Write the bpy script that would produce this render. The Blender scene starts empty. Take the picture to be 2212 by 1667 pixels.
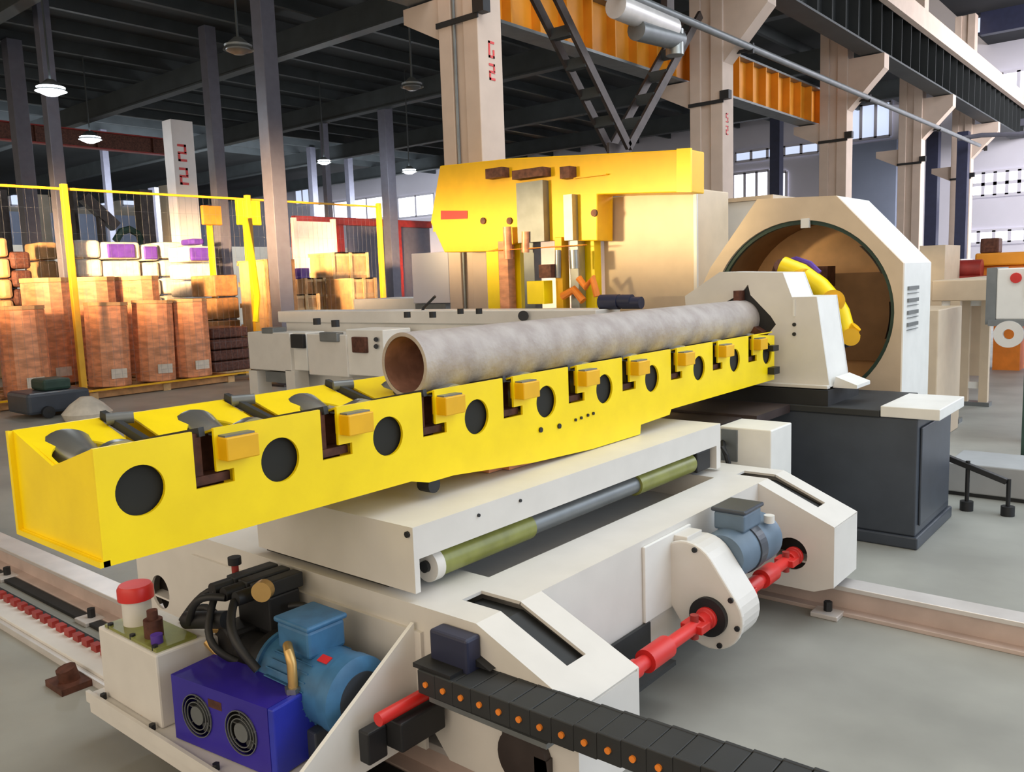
import bpy, bmesh, math, random
from mathutils import Vector, Matrix
random.seed(7)
PI = math.pi
S = bpy.context.scene
COL = S.collection

# ---------------------------------------------------------------- camera
FPX, CXP, CYP = 1821.655, 1106.0, 833.5
RC = Matrix(((0.76997317, -0.05357701, 0.63582295),
             (0.63713984, 0.11852306, -0.76158067),
             (-0.03455647, 0.99150481, 0.12539562)))
CAM = Vector((0, 0, 1.8))
cd = bpy.data.cameras.new('camera')
cam = bpy.data.objects.new('camera', cd)
COL.objects.link(cam)
cam.matrix_world = Matrix.Translation(CAM) @ RC.to_4x4()
cd.sensor_fit = 'HORIZONTAL'
cd.sensor_width = 36
cd.lens = FPX / 2212 * 36
cd.clip_end = 300
S.camera = cam

def at(px, py, x=None, y=None, z=None):
    """point of the hall seen at a photo pixel, on a plane x=, y= or z="""
    d = RC @ Vector(((px - CXP) / FPX, -(py - CYP) / FPX, -1.0))
    i, v = (0, x) if x is not None else (1, y) if y is not None else (2, z)
    return CAM + d * ((v - CAM[i]) / d[i])

# ---------------------------------------------------------------- world, lights, exposure
W = bpy.data.worlds.new('world')
S.world = W
W.use_nodes = True
W.node_tree.nodes['Background'].inputs[0].default_value = (1.0, 0.85, 0.66, 1)
W.node_tree.nodes['Background'].inputs[1].default_value = 0.42
S.view_settings.view_transform = 'Standard'
S.view_settings.look = 'None'
S.view_settings.gamma = 1
S.view_settings.exposure = 0.6

def area(name, loc, target, sx, sy, power, col):
    l = bpy.data.lights.new(name, 'AREA')
    l.shape = 'RECTANGLE'; l.size = sx; l.size_y = sy
    l.energy = power; l.color = col
    o = bpy.data.objects.new(name, l); COL.objects.link(o)
    o.location = loc
    o.rotation_euler = (Vector(target) - Vector(loc)).to_track_quat('-Z', 'Y').to_euler()
    return o
# assumed daylight from near-bay roof skylights and from its right, added as area lights
area('skylight', (0.5, 7.5, 8.5), (-2.0, 6.0, 0), 6, 13, 500, (0.84, 0.94, 1.0))
area('daylight_wall', (9.0, 8.0, 4.5), (-3.0, 6.0, 0.8), 14, 5, 460, (0.60, 0.78, 1.0))
area('window_band_behind', (-1.0, -7.0, 4.6), (-3.0, 8.0, 1.8), 16, 5, 290, (1.0, 0.84, 0.66))  # added warm fill for the viewer-side faces, not a real window
area('skylight_far', (1.0, 24, 9.5), (-2, 24, 0), 8, 20, 2300, (0.90, 0.94, 1.0))  # added lamp for assumed roof skylights farther down the bay
def spot(name, loc, target, ang, power, col, blend=0.25, size=0.3):
    l = bpy.data.lights.new(name, 'SPOT'); l.energy = power; l.color = col
    l.spot_size = math.radians(ang); l.spot_blend = blend; l.shadow_soft_size = size
    o = bpy.data.objects.new(name, l); COL.objects.link(o)
    o.location = loc
    o.rotation_euler = (Vector(target) - Vector(loc)).to_track_quat('-Z', 'Y').to_euler()
# assumed low warm sun, added as narrow-spread area lights with no window: on the drum store and on the yellow hood
o = area('evening_sun', (-7.0, -5.5, 3.6), (-15.3, 8.2, 2.85), 11, 1.9, 480, (1.0, 0.62, 0.31)); o.data.spread = math.radians(9)
o = area('evening_sun', (-8.2, -1.2, 2.45), (-5.4, 6.9, 2.33), 4.2, .62, 14, (1.0, 0.74, 0.38)); o.data.spread = math.radians(8)
area('daylight_store', (-31, 16, 5.0), (-60, 17, 1.5), 34, 2.2, 2600, (0.86, 0.92, 1.0))  # added fill that brightens the store's left wall, no real source there
area('daylight_end_wall', (6, 30, 7.5), (-4, 37, 4), 14, 4, 2100, (1.0, 0.97, 1.0))  # added fill lamp aimed at the end wall to brighten it

# ---------------------------------------------------------------- materials
def lin(c):
    return tuple(((v / 255) / 12.92 if v / 255 <= 0.04045 else (((v / 255) + 0.055) / 1.055) ** 2.4) for v in c)
def mat(name, rgb, rough=0.5, metal=0.0, var=0.06, scale=6.0, bump=0.0, bscale=40.0, rgb2=None, stretch=None, emit=None):
    m = bpy.data.materials.new(name); m.use_nodes = True
    nt = m.node_tree; b = nt.nodes['Principled BSDF']
    c = lin(rgb)
    tc = nt.nodes.new('ShaderNodeTexCoord')
    src = tc.outputs['Object']
    if stretch:
        mp = nt.nodes.new('ShaderNodeMapping'); mp.inputs['Scale'].default_value = stretch
        nt.links.new(src, mp.inputs[0]); src = mp.outputs[0]
    nz = nt.nodes.new('ShaderNodeTexNoise'); nz.inputs['Scale'].default_value = scale
    nz.inputs['Detail'].default_value = 5
    nt.links.new(src, nz.inputs['Vector'])
    cr = nt.nodes.new('ShaderNodeValToRGB')
    c2 = lin(rgb2) if rgb2 else tuple(min(1, v * (1 + var)) for v in c)
    c1 = c if rgb2 else tuple(v * (1 - var) for v in c)
    cr.color_ramp.elements[0].position = 0.35; cr.color_ramp.elements[1].position = 0.65
    cr.color_ramp.elements[0].color = (*c1, 1); cr.color_ramp.elements[1].color = (*c2, 1)
    nt.links.new(nz.outputs['Fac'], cr.inputs['Fac'])
    nt.links.new(cr.outputs['Color'], b.inputs['Base Color'])
    b.inputs['Roughness'].default_value = rough
    b.inputs['Metallic'].default_value = metal
    if bump:
        n2 = nt.nodes.new('ShaderNodeTexNoise'); n2.inputs['Scale'].default_value = bscale
        nt.links.new(src, n2.inputs['Vector'])
        bp = nt.nodes.new('ShaderNodeBump'); bp.inputs['Strength'].default_value = bump; bp.inputs['Distance'].default_value = 0.01
        nt.links.new(n2.outputs['Fac'], bp.inputs['Height']); nt.links.new(bp.outputs['Normal'], b.inputs['Normal'])
    if emit:
        b.inputs['Emission Color'].default_value = (*lin(rgb), 1); b.inputs['Emission Strength'].default_value = emit
    return m
M = {}
def mm(k, *a, **kw): M[k] = mat(k, *a, **kw)
mm('yellow', (252, 220, 0), 0.38, var=0.04)
mm('yellow_hood', (238, 184, 0), 0.4, var=0.04)
mm('fence_yellow', (214, 160, 30), 0.5, var=0.06)
mm('yellow_tab', (232, 176, 0), 0.45, var=0.06)
mm('cream', (214, 211, 206), 0.45, var=0.03)
mm('cream_far', (204, 184, 158), 0.5, var=0.04)
mm('white_paint', (225, 224, 220), 0.45, var=0.03)
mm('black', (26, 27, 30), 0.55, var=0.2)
mm('rubber', (38, 40, 42), 0.6, var=0.15)
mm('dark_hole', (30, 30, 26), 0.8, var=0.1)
mm('dark_steel', (70, 62, 60), 0.5, 0.4, var=0.2)
mm('rust_dark', (92, 56, 44), 0.6, 0.3, var=0.35, scale=20)
mm('steel', (150, 152, 150), 0.35, 0.8, var=0.1)
mm('grey_steel', (120, 124, 126), 0.42, 0.5, var=0.1)
mm('anthracite', (62, 68, 78), 0.4, 0.1, var=0.08)
mm('pipe_skin', (158, 148, 144), 0.65, 0.1, scale=9, rgb2=(176, 168, 164), bump=0.5, bscale=30)
mm('pipe_inside', (160, 118, 102), 0.8, 0.1, var=0.25, scale=12)
mm('brown_black', (56, 44, 42), 0.6, var=0.2)
mm('grey_panel', (160, 162, 164), 0.6, var=0.04)
mm('red', (205, 40, 36), 0.4, var=0.1)
mm('red_dark', (150, 44, 38), 0.5, var=0.15)
mm('orange', (228, 130, 40), 0.5, var=0.1)
mm('blue_motor', (58, 108, 150), 0.45, var=0.15, scale=14)
mm('slate_motor', (96, 116, 136), 0.45, var=0.12)
mm('indigo', (48, 34, 150), 0.4, var=0.1)
mm('blue_end', (42, 52, 175), 0.4, var=0.1)
mm('olive', (128, 132, 66), 0.35, var=0.15, scale=10)
mm('brass', (196, 160, 100), 0.35, 0.6, var=0.1)
mm('rail_side', (200, 182, 174), 0.55, 0.1, var=0.08)
mm('rail_top', (214, 210, 208), 0.35, 0.3, var=0.06)
mm('floor_paint', (138, 138, 132), 0.5, scale=1.3, rgb2=(158, 158, 151), bump=0.08, bscale=9)
mm('wood', (176, 130, 82), 0.7, var=0.2, scale=8)
mm('wood_pale', (206, 172, 124), 0.7, var=0.15, scale=8)
mm('concrete', (200, 180, 166), 0.7, var=0.05, scale=3)
mm('concrete_white', (222, 216, 214), 0.7, var=0.03, scale=3)
mm('roof_dark', (42, 45, 46), 0.8, var=0.15, scale=0.7)
mm('roof_black', (30, 32, 38), 0.9, var=0.1, scale=0.7)
mm('roof_rib', (56, 61, 63), 0.6, var=0.15, scale=1.5)
mm('column_grey', (100, 100, 112), 0.5, 0.2, var=0.06)
mm('copper_wrap', (216, 148, 108), 0.35, var=0.25, scale=5, stretch=(1, 1, 3), bump=0.3, bscale=12)
mm('carton', (190, 150, 104), 0.6, var=0.15, scale=5)
mm('bag_white', (214, 206, 192), 0.6, var=0.12, scale=7, bump=0.4, bscale=8)
mm('violet', (84, 52, 150), 0.5, var=0.2)
mm('wall_grey', (205, 202, 212), 0.7, var=0.04, scale=0.5)
mm('wall_blue', (140, 150, 172), 0.7, var=0.15, scale=0.3)
mm('wall_brown', (150, 142, 128), 0.7, var=0.2, scale=0.5)
mm('green_dark', (40, 66, 56), 0.6, var=0.2)
mm('crane_orange', (232, 150, 34), 0.5, var=0.1, scale=2)
mm('navy', (38, 42, 66), 0.5, var=0.1)
mm('brown_panel', (150, 112, 72), 0.6, var=0.1)
mm('amber_panel', (226, 176, 118), 0.55, var=0.08)
def glow(name, rgb, s):
    m = bpy.data.materials.new(name); m.use_nodes = True
    nt = m.node_tree; b = nt.nodes['Principled BSDF']
    b.inputs['Base Color'].default_value = (*lin(rgb), 1)
    b.inputs['Emission Color'].default_value = (*lin(rgb), 1); b.inputs['Emission Strength'].default_value = s
    M[name] = m
glow('window_light', (244, 246, 255), 1.6)
glow('window_dim', (196, 208, 232), 0.7)
glow('lamp_light', (235, 245, 255), 9.0)
g = bpy.data.materials.new('glass'); g.use_nodes = True
gb = g.node_tree.nodes['Principled BSDF']; gb.inputs['Transmission Weight'].default_value = 0.9
gb.inputs['Roughness'].default_value = 0.05; gb.inputs['Base Color'].default_value = (*lin((205, 220, 228)), 1); gb.inputs['IOR'].default_value = 1.1
M['glass'] = g

# ---------------------------------------------------------------- mesh builder
class MB:
    def __init__(s): s.v = []; s.f = []; s.sm = []
    def add(s, vs, fs, smooth=False):
        o = len(s.v); s.v += [Vector(v) for v in vs]
        s.f += [[o + i for i in f] for f in fs]; s.sm += [smooth] * len(fs)
        return s
    def box(s, x0, x1, y0, y1, z0, z1):
        return s.add([(x, y, z) for x in (x0, x1) for y in (y0, y1) for z in (z0, z1)],
                     [(0, 1, 3, 2), (4, 6, 7, 5), (0, 4, 5, 1), (2, 3, 7, 6), (0, 2, 6, 4), (1, 5, 7, 3)])
    def obox(s, c, sx, sy, sz, rz=0, rx=0, ry=0):
        R = Matrix.Rotation(rz, 3, 'Z') @ Matrix.Rotation(ry, 3, 'Y') @ Matrix.Rotation(rx, 3, 'X')
        c = Vector(c)
        return s.add([c + R @ Vector((a * sx / 2, b * sy / 2, d * sz / 2)) for a in (-1, 1) for b in (-1, 1) for d in (-1, 1)],
                     [(0, 1, 3, 2), (4, 6, 7, 5), (0, 4, 5, 1), (2, 3, 7, 6), (0, 2, 6, 4), (1, 5, 7, 3)])
    def prism(s, pts, a, b, ax='y'):
        """convex-or-not outline pts extruded along axis ax from a to b; pts are the other two coords"""
        n = len(pts)
        def P(p, t):
            return {'y': (p[0], t, p[1]), 'x': (t, p[0], p[1]), 'z': (p[0], p[1], t)}[ax]
        vs = [P(p, a) for p in pts] + [P(p, b) for p in pts]
        fs = [list(range(n)), list(range(2 * n - 1, n - 1, -1))]
        fs += [(i, i + n, (i + 1) % n + n, (i + 1) % n) for i in range(n)]
        return s.add(vs, fs)
    def cyl(s, p0, p1, r, r1=None, n=24, caps=True, smooth=True):
        return s.lathe(p0, p1, [(0, r), (1, r if r1 is None else r1)], n, caps, smooth)
    def lathe(s, p0, p1, prof, n=24, caps=True, smooth=True):
        """prof: (t along p0-p1, radius)"""
        p0 = Vector(p0); p1 = Vector(p1); d = p1 - p0
        u = d.normalized(); q = Vector((0, 0, 1)) if abs(u.z) < .9 else Vector((1, 0, 0))
        a = u.cross(q).normalized(); b = u.cross(a)
        vs = []
        for t, r in prof:
            for i in range(n):
                w = 2 * PI * i / n
                vs.append(p0 + d * t + a * (r * math.cos(w)) + b * (r * math.sin(w)))
        fs = []
        for k in range(len(prof) - 1):
            for i in range(n):
                j = (i + 1) % n
                fs.append((k * n + i, k * n + j, (k + 1) * n + j, (k + 1) * n + i))
        s.add(vs, fs, smooth)
        if caps:
            m = len(prof) - 1
            s.add(vs[:n], [list(range(n))[::-1]]); s.add(vs[m * n:], [list(range(n))])
        return s
    def tubering(s, p0, p1, ro, ri, n=40):
        return s.lathe(p0, p1, [(0, ri), (0, ro), (1, ro), (1, ri), (0, ri)], n, False, False)
    def tube(s, pts, r, n=8, smooth=True):
        pts = [Vector(p) for p in pts]; rings = []
        for i, p in enumerate(pts):
            d = (pts[min(i + 1, len(pts) - 1)] - pts[max(i - 1, 0)]).normalized()
            q = Vector((0, 0, 1)) if abs(d.z) < .9 else Vector((1, 0, 0))
            a = d.cross(q).normalized(); b = d.cross(a)
            rings.append([p + a * (r * math.cos(2 * PI * k / n)) + b * (r * math.sin(2 * PI * k / n)) for k in range(n)])
        vs = [v for rg in rings for v in rg]; fs = []
        for i in range(len(pts) - 1):
            for k in range(n):
                j = (k + 1) % n
                fs.append((i * n + k, i * n + j, (i + 1) * n + j, (i + 1) * n + k))
        s.add(vs, fs, smooth)
        s.add(rings[0], [list(range(n))[::-1]]); s.add(rings[-1], [list(range(n))])
        return s
    def bar(s, p0, p1, w, h=None):
        """square bar between two points"""
        p0 = Vector(p0); p1 = Vector(p1); h = h or w
        u = (p1 - p0).normalized(); q = Vector((0, 0, 1)) if abs(u.z) < .95 else Vector((0, 1, 0))
        a = u.cross(q).normalized() * w / 2; b = a.normalized().cross(u) * h / 2
        vs = [p + sa * a + sb * b for p in (p0, p1) for sa in (-1, 1) for sb in (-1, 1)]
        return s.add(vs, [(0, 1, 3, 2), (4, 6, 7, 5), (0, 4, 5, 1), (2, 3, 7, 6), (0, 2, 6, 4), (1, 5, 7, 3)])
    def plate(s, outer, holes, a, b, ax='y'):
        """flat plate with holes, outline and holes as 2D loops, extruded a..b on axis ax"""
        cu = bpy.data.curves.new('tmp', 'CURVE'); cu.dimensions = '2D'; cu.fill_mode = 'BOTH'
        cu.extrude = abs(b - a) / 2
        for lp in [outer] + holes:
            sp = cu.splines.new('POLY'); sp.points.add(len(lp) - 1)
            for i, p in enumerate(lp): sp.points[i].co = (p[0], p[1], 0, 1)
            sp.use_cyclic_u = True
        o = bpy.data.objects.new('tmp', cu); COL.objects.link(o)
        bpy.context.view_layer.update()
        me = bpy.data.meshes.new_from_object(o.evaluated_get(bpy.context.evaluated_depsgraph_get()))
        c = (a + b) / 2
        def P(v):
            return {'y': (v.x, c + v.z, v.y), 'x': (c + v.z, v.x, v.y), 'z': (v.x, v.y, c + v.z)}[ax]
        s.add([P(v.co) for v in me.vertices], [list(p.vertices) for p in me.polygons])
        bpy.data.objects.remove(o); bpy.data.curves.remove(cu); bpy.data.meshes.remove(me)
        return s

def circ(cx, cy, r, n=32, a0=0, a1=2 * PI):
    full = abs(a1 - a0 - 2 * PI) < 1e-6
    m = n if full else n + 1
    return [(cx + r * math.cos(a0 + (a1 - a0) * i / n), cy + r * math.sin(a0 + (a1 - a0) * i / n)) for i in range(m)]

def mesh(name, mb, m, parent=None, off=Vector((0, 0, 0)), bevel=0.0, label=None, kind=None):
    me = bpy.data.meshes.new(name)
    me.from_pydata([tuple(v - off) for v in mb.v], [], mb.f)
    me.update()
    bm = bmesh.new(); bm.from_mesh(me)
    bmesh.ops.remove_doubles(bm, verts=bm.verts, dist=1e-5)
    bmesh.ops.recalc_face_normals(bm, faces=bm.faces)
    for f in bm.faces: f.smooth = False
    bm.to_mesh(me); bm.free()
    if any(mb.sm):
        for p in me.polygons: p.use_smooth = True
        try: me.set_sharp_from_angle(angle=math.radians(38))
        except Exception: pass
    me.materials.append(M[m])
    o = bpy.data.objects.new(name, me); COL.objects.link(o)
    if parent: o.parent = parent
    if bevel:
        bv = o.modifiers.new('bevel', 'BEVEL'); bv.width = bevel; bv.segments = 2
        bv.limit_method = 'ANGLE'; bv.angle_limit = math.radians(40)
    if label: o['label'] = label
    if kind: o['kind'] = kind
    return o

class T:
    """a thing: an Empty at its base with its parts as children"""
    def __init__(s, name, label, cat, loc=(0, 0, 0), group=None):
        s.o = bpy.data.objects.new(name, None); COL.objects.link(s.o)
        s.L = Vector(loc); s.o.location = s.L; s.o.empty_display_size = 0.1
        s.o['label'] = label; s.o['category'] = cat
        if group: s.o['group'] = group
    def part(s, name, mb, m, bevel=0.0, label=None, kind=None):
        return mesh(name, mb, m, s.o, s.L, bevel, label, kind)
    def place(s, loc, size):
        s.o.location = loc; s.o.scale = (size, size, size)
    def sub(s, parent, name, mb, m, bevel=0.0, label=None):
        return mesh(name, mb, m, parent, s.L, bevel, label)

def one(name, mb, m, label, cat, group=None, bevel=0.0, kind=None):
    b = [min(v[i] for v in mb.v) for i in range(3)]; t = [max(v[i] for v in mb.v) for i in range(3)]
    L = Vector(((b[0] + t[0]) / 2, (b[1] + t[1]) / 2, b[2]))
    o = mesh(name, mb, m, None, L, bevel); o.location = L
    o['label'] = label; o['category'] = cat
    if group: o['group'] = group
    if kind: o['kind'] = kind
    return o
def struct(name, mb, m, parent=None):
    o = mesh(name, mb, m, parent)
    if not parent: o['kind'] = 'structure'
    return o
def dup(t, loc, label, group=None, rz=0):
    r = t.o.copy(); COL.objects.link(r); r.location = loc; r.rotation_euler = (0, 0, rz); r['label'] = label
    if group: r['group'] = group
    for ch in list(t.o.children):
        c = ch.copy(); COL.objects.link(c); c.parent = r
        for gch in ch.children:
            d = gch.copy(); COL.objects.link(d); d.parent = c
    return r
# ================================================================= setting
struct('floor', MB().box(-70, 14, -6, 62, -0.2, 0), 'floor_paint')

# ================================================================= rails on the floor
def rail(y0, y1, x0, x1, label, foot_x):
    yc = (y0 + y1) / 2
    t = T('floor_rail', label, 'rail', (x0, yc, 0), 'heavy floor rails under the carriage')
    web = MB().box(x0, x1, yc - .035, yc + .035, 0.02, .135)
    t.part('rail_web', web, 'rail_side')
    t.part('rail_head', MB().box(x0, x1, y0, y1, .125, .15), 'rail_top', .003)
    t.part('rail_foot', MB().box(x0, x1, y0 - .03, y1 + .03, 0.0, .022), 'rail_side', .003)
    for fx in foot_x:
        c = t.part('clamp_plate', MB().box(fx - .07, fx + .07, y0 - .12, y0 - .01, 0.0, .025), 'rail_top', .004)
        t.sub(c, 'clamp_bolt', MB().cyl((fx, y0 - .055, .025), (fx, y0 - .055, .075), .022, n=6, smooth=False), 'black')
    return t
rail(4.33, 4.47, -9.5, 3.0, 'long pale steel floor rail under the far end of the carriage', [-1.47, -0.2, 1.1, -4.9, -6.2])
rail(1.98, 2.12, -9.5, 0.6, 'pale steel floor rail running out to the left beneath the yellow conveyor end', [-4.7, -5.9, -7.1])
t = T('gear_rack_track', 'low beige track with a red toothed rack lying on the floor beside the left rail', 'track', (-6, 1.66, 0))
t.part('track_base', MB().box(-9.5, 0.4, 1.60, 1.74, 0, .05), 'cream', .003)
t.part('track_edge', MB().box(-9.5, 0.4, 1.575, 1.598, 0, .035), 'rail_top')
rk = MB()
for i in range(96): rk.box(-9.4 + i * .102, -9.4 + i * .102 + .06, 1.70, 1.735, .05, .085)
t.part('toothed_rack', rk, 'red_dark', label='red toothed rack')
t.part('rubber_strip', MB().box(-9.5, 0.4, 1.88, 1.94, 0, .02), 'rubber', label='black strip')  # flat black strip stands in for the shadow gap under the rail
t.part('rubber_strip', MB().box(-9.5, 0.4, 1.755, 1.80, 0, .03), 'rubber', label='black strip')
for i in range(5):
    x = -9.0 + i * 1.25
    t.part('leveling_foot', MB().cyl((x, 1.52, 0), (x, 1.50, .09), .045, n=10).box(x - .09, x + .09, 1.44, 1.60, .0, .03), 'rust_dark')
one('cable_trough', MB().box(-2.6, 0.9, 1.28, 1.52, 0, .03).box(-2.6, 0.9, 1.28, 1.30, .03, .12).box(-2.6, .9, 1.50, 1.52, .03, .12), 'rubber',
    'black open cable trough lying on the floor under the cable chain', 'cable trough')
one('trough_rod', MB().cyl((-2.45, 1.40, .05), (.8, 1.40, .05), .016, n=10), 'steel', 'thin bright steel rod lying in the black cable trough', 'rod')

# ================================================================= transfer carriage (beige)
cc = T('transfer_carriage', 'large beige welded carriage with arched ends riding on two floor rails', 'carriage', (-2.76, 3.2, 0.15))
PR = [(-2.76, .69), (-1.80, .69), (-1.40, .515), (-1.40, .20), (-1.50, .16), (-1.95, .16), (-2.02, .24), (-2.76, .24)]
def slot_frame(y0, y1, side, prof):
    """arched end frame as sheet plates; slot cut through its bent top"""
    X = lambda x: x if side > 0 else -5.52 - x
    m = MB()
    p = [(X(a), b) for a, b in prof]
    holes = []
    if True:
        holes = [circ(X(-1.62), .34, .085, 24)]
    m.plate(p, holes, y0, y0 + .012, 'y'); m.plate(p, holes if y0 < 3 else [], y1 - .012, y1, 'y')
    # top plates: flat part and sloping part, with the bent slot left open
    def ribbon(x0, z0, x1, z1, ya, yb):
        a = Vector((X(x0), 0, z0)); b = Vector((X(x1), 0, z1)); d = (b - a).normalized(); n = Vector((-d.z, 0, d.x)) * -.012
        if n.z > 0: n = -n
        vs = []
        for q in (a, b, b + n, a + n): vs += [Vector((q.x, ya, q.z)), Vector((q.x, yb, q.z))]
        m.add(vs, [(0, 2, 3, 1), (4, 6, 7, 5), (0, 1, 7, 6), (2, 4, 5, 3), (0, 6, 4, 2), (1, 3, 5, 7)])
    w = y1 - y0; sa = y0 + w * .36; sb = y0 + w * .66
    lerp = lambda t: (-1.80 + .40 * t, .69 - .175 * t)
    x2, z2 = lerp(.68)
    yA, yB = y0 + .012, y1 - .012
    ribbon(-2.76, .69, -1.98, .69, yA, yB)
    for ya, yb in ((yA, sa), (sb, yB)):
        ribbon(-1.98, .69, -1.80, .69, ya, yb); ribbon(-1.80, .69, x2, z2, ya, yb)
    ribbon(x2, z2, -1.40, .515, yA, yB)
    m.box(min(X(-1.412), X(-1.40)), max(X(-1.412), X(-1.40)), yA, yB, .20, .505)
    m.box(min(X(-2.0), X(-1.5)), max(X(-2.0), X(-1.5)), y0 + .012, y1 - .012, .30, .31)
    return m
for y0, y1 in ((1.93, 2.28), (4.15, 4.50)):
    for side in (1, -1):
        f = cc.part('arched_end_frame', slot_frame(y0, y1, side, PR), 'cream')
        X = (lambda x: x) if side > 0 else (lambda x: -5.52 - x)
        yc = (y0 + y1) / 2 if y0 > 3 else 2.05
        cc.part('wheel', MB().cyl((X(-1.62), yc - .05, .30), (X(-1.62), yc + .05, .30), .145, n=32), 'dark_steel')
        cc.part('slot_lining', MB().prism([(X(-1.99), .655), (X(-1.80), .655), (X(-1.50), .53), (X(-1.50), .50), (X(-1.99), .50)], y0 + .11, y0 + .245), 'rubber', label='dark rubber lining in the slot')
# girders between the ends
gm = MB().box(-2.05, -1.80, 2.28, 4.15, .678, .69).box(-1.812, -1.80, 2.28, 4.15, .17, .678).box(-2.05, -2.038, 2.28, 4.15, .17, .678)
cc.part('girder', gm, 'cream')
gm = MB().box(-3.72, -3.47, 2.28, 4.15, .678, .69).box(-3.482, -3.47, 2.28, 4.15, .17, .678).box(-3.72, -3.708, 2.28, 4.15, .17, .678)
cc.part('girder', gm, 'cream')
cc.part('deck', MB().box(-3.6, -1.9, 2.28, 4.15, .50, .56), 'cream')
cc.part('front_plate', MB().box(-3.55, -2.05, 1.915, 1.93, .17, .60), 'cream')
cc.part('side_gusset', MB().prism([(1.915, .63), (1.915, .2), (1.30, .2), (1.30, .24)], -2.095, -2.08, 'x'), 'white_paint')
pf = MB().box(-3.42, -2.095, 1.36, 1.915, .188, .2).box(-3.42, -2.095, 1.36, 1.372, .12, .188).box(-3.42, -3.408, 1.372, 1.915, .12, .188)
p = cc.part('pump_platform', pf, 'cream', label='beige platform carrying the pump set')
p2 = cc.part('drip_lip', MB().box(-3.42, -2.095, 1.348, 1.362, .17, .215), 'cream', label='raised edge lip')
for x in (-3.32, -2.93, -2.5): cc.sub(p, 'lip_bolt', MB().cyl((x, 1.374, .2), (x, 1.374, .222), .013, n=6, smooth=False), 'black')
cc.part('wheel_opening_cover', MB().cyl((-1.60, 1.90, .30), (-1.60, 1.929, .30), .10, n=24).box(-1.55, -1.50, 1.90, 1.929, .18, .33), 'dark_steel')
# black shaft mount with red stub at the near left of the arch
cc.part('shaft_mount', MB().box(-2.05, -1.93, 1.70, 1.90, .30, .40).box(-2.05, -2.00, 1.62, 1.70, .27, .38), 'black', .006)
cc.part('shaft_stub', MB().cyl((-1.97, 1.64, .43), (-1.97, 1.90, .43), .022, n=12), 'red', label='red shaft stub')
cc.part('chain_bracket', MB().box(-1.95, -1.78, 1.86, 1.93, .50, .66), 'navy', .01, label='dark blue chain bracket')
cc.part('chain_shelf', MB().box(-1.9, -1.42, 1.80, 1.93, .445, .462), 'grey_steel')

# ---- cross slide table
tb = T('slide_table', 'beige slide table standing under the yellow conveyor on top of the carriage', 'table', (-2.575, 3.1, .70))
tb.part('table_top', MB().box(-3.05, -2.10, 1.95, 4.33, .838, .957), 'cream')
tb.part('table_front', MB().box(-3.05, -2.10, 1.95, 1.975, .718, .838), 'cream')
tb.part('table_back', MB().box(-3.05, -2.10, 4.28, 4.33, .706, .838), 'cream')
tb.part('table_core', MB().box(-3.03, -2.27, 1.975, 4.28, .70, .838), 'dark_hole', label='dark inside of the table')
for x, z in ((-2.125, .93), (-3.0, .93)): tb.part('bolt', MB().cyl((x, 1.942, z), (x, 1.95, z), .012, n=8, smooth=False), 'black')
for y in (2.29, 2.54): tb.part('bolt', MB().cyl((-2.10, y, .92), (-2.094, y, .92), .007, n=8, smooth=False), 'black')
cy = T('hydraulic_cylinder', 'long hydraulic cylinder with olive end barrels lying in the side slot of the slide table', 'cylinder', (-2.17, 3.2, .71))
cy.part('rear_barrel', MB().cyl((-2.165, 2.11, .772), (-2.165, 2.66, .772), .053, n=28), 'olive', label='olive barrel')
e = cy.part('end_cap', MB().cyl((-2.165, 2.07, .772), (-2.165, 2.112, .772), .060, n=28), 'cream', label='cream end cap')
cy.sub(e, 'pin', MB().cyl((-2.165, 2.055, .772), (-2.165, 2.071, .772), .022, n=14), 'black')
cy.part('rod', MB().cyl((-2.165, 2.66, .772), (-2.165, 3.50, .772), .043, n=24), 'grey_steel')
cy.part('front_barrel', MB().cyl((-2.165, 3.50, .772), (-2.165, 4.07, .772), .055, n=28), 'olive', label='olive barrel')
cy.part('clevis', MB().box(-2.21, -2.12, 4.09, 4.25, .715, .83), 'black', .01)
bx = T('limit_box', 'small grey-white box with a dark cable standing behind the far end of the slide table', 'box', (-2.08, 4.8, 0))
bx.part('housing', MB().box(-2.25, -1.925, 4.62, 4.93, .14, .885), 'white_paint', .008)
bx.part('side_cover', MB().box(-2.23, -2.13, 4.606, 4.62, .68, .87), 'grey_steel')
bx.part('pedestal', MB().box(-2.22, -1.95, 4.65, 4.90, 0, .14), 'white_paint')
bx.part('cable', MB().tube([(-2.22, 4.61, .79), (-2.19, 4.55, .77), (-2.16, 4.53, .73), (-2.15, 4.54, .68)], .016), 'black')

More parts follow.
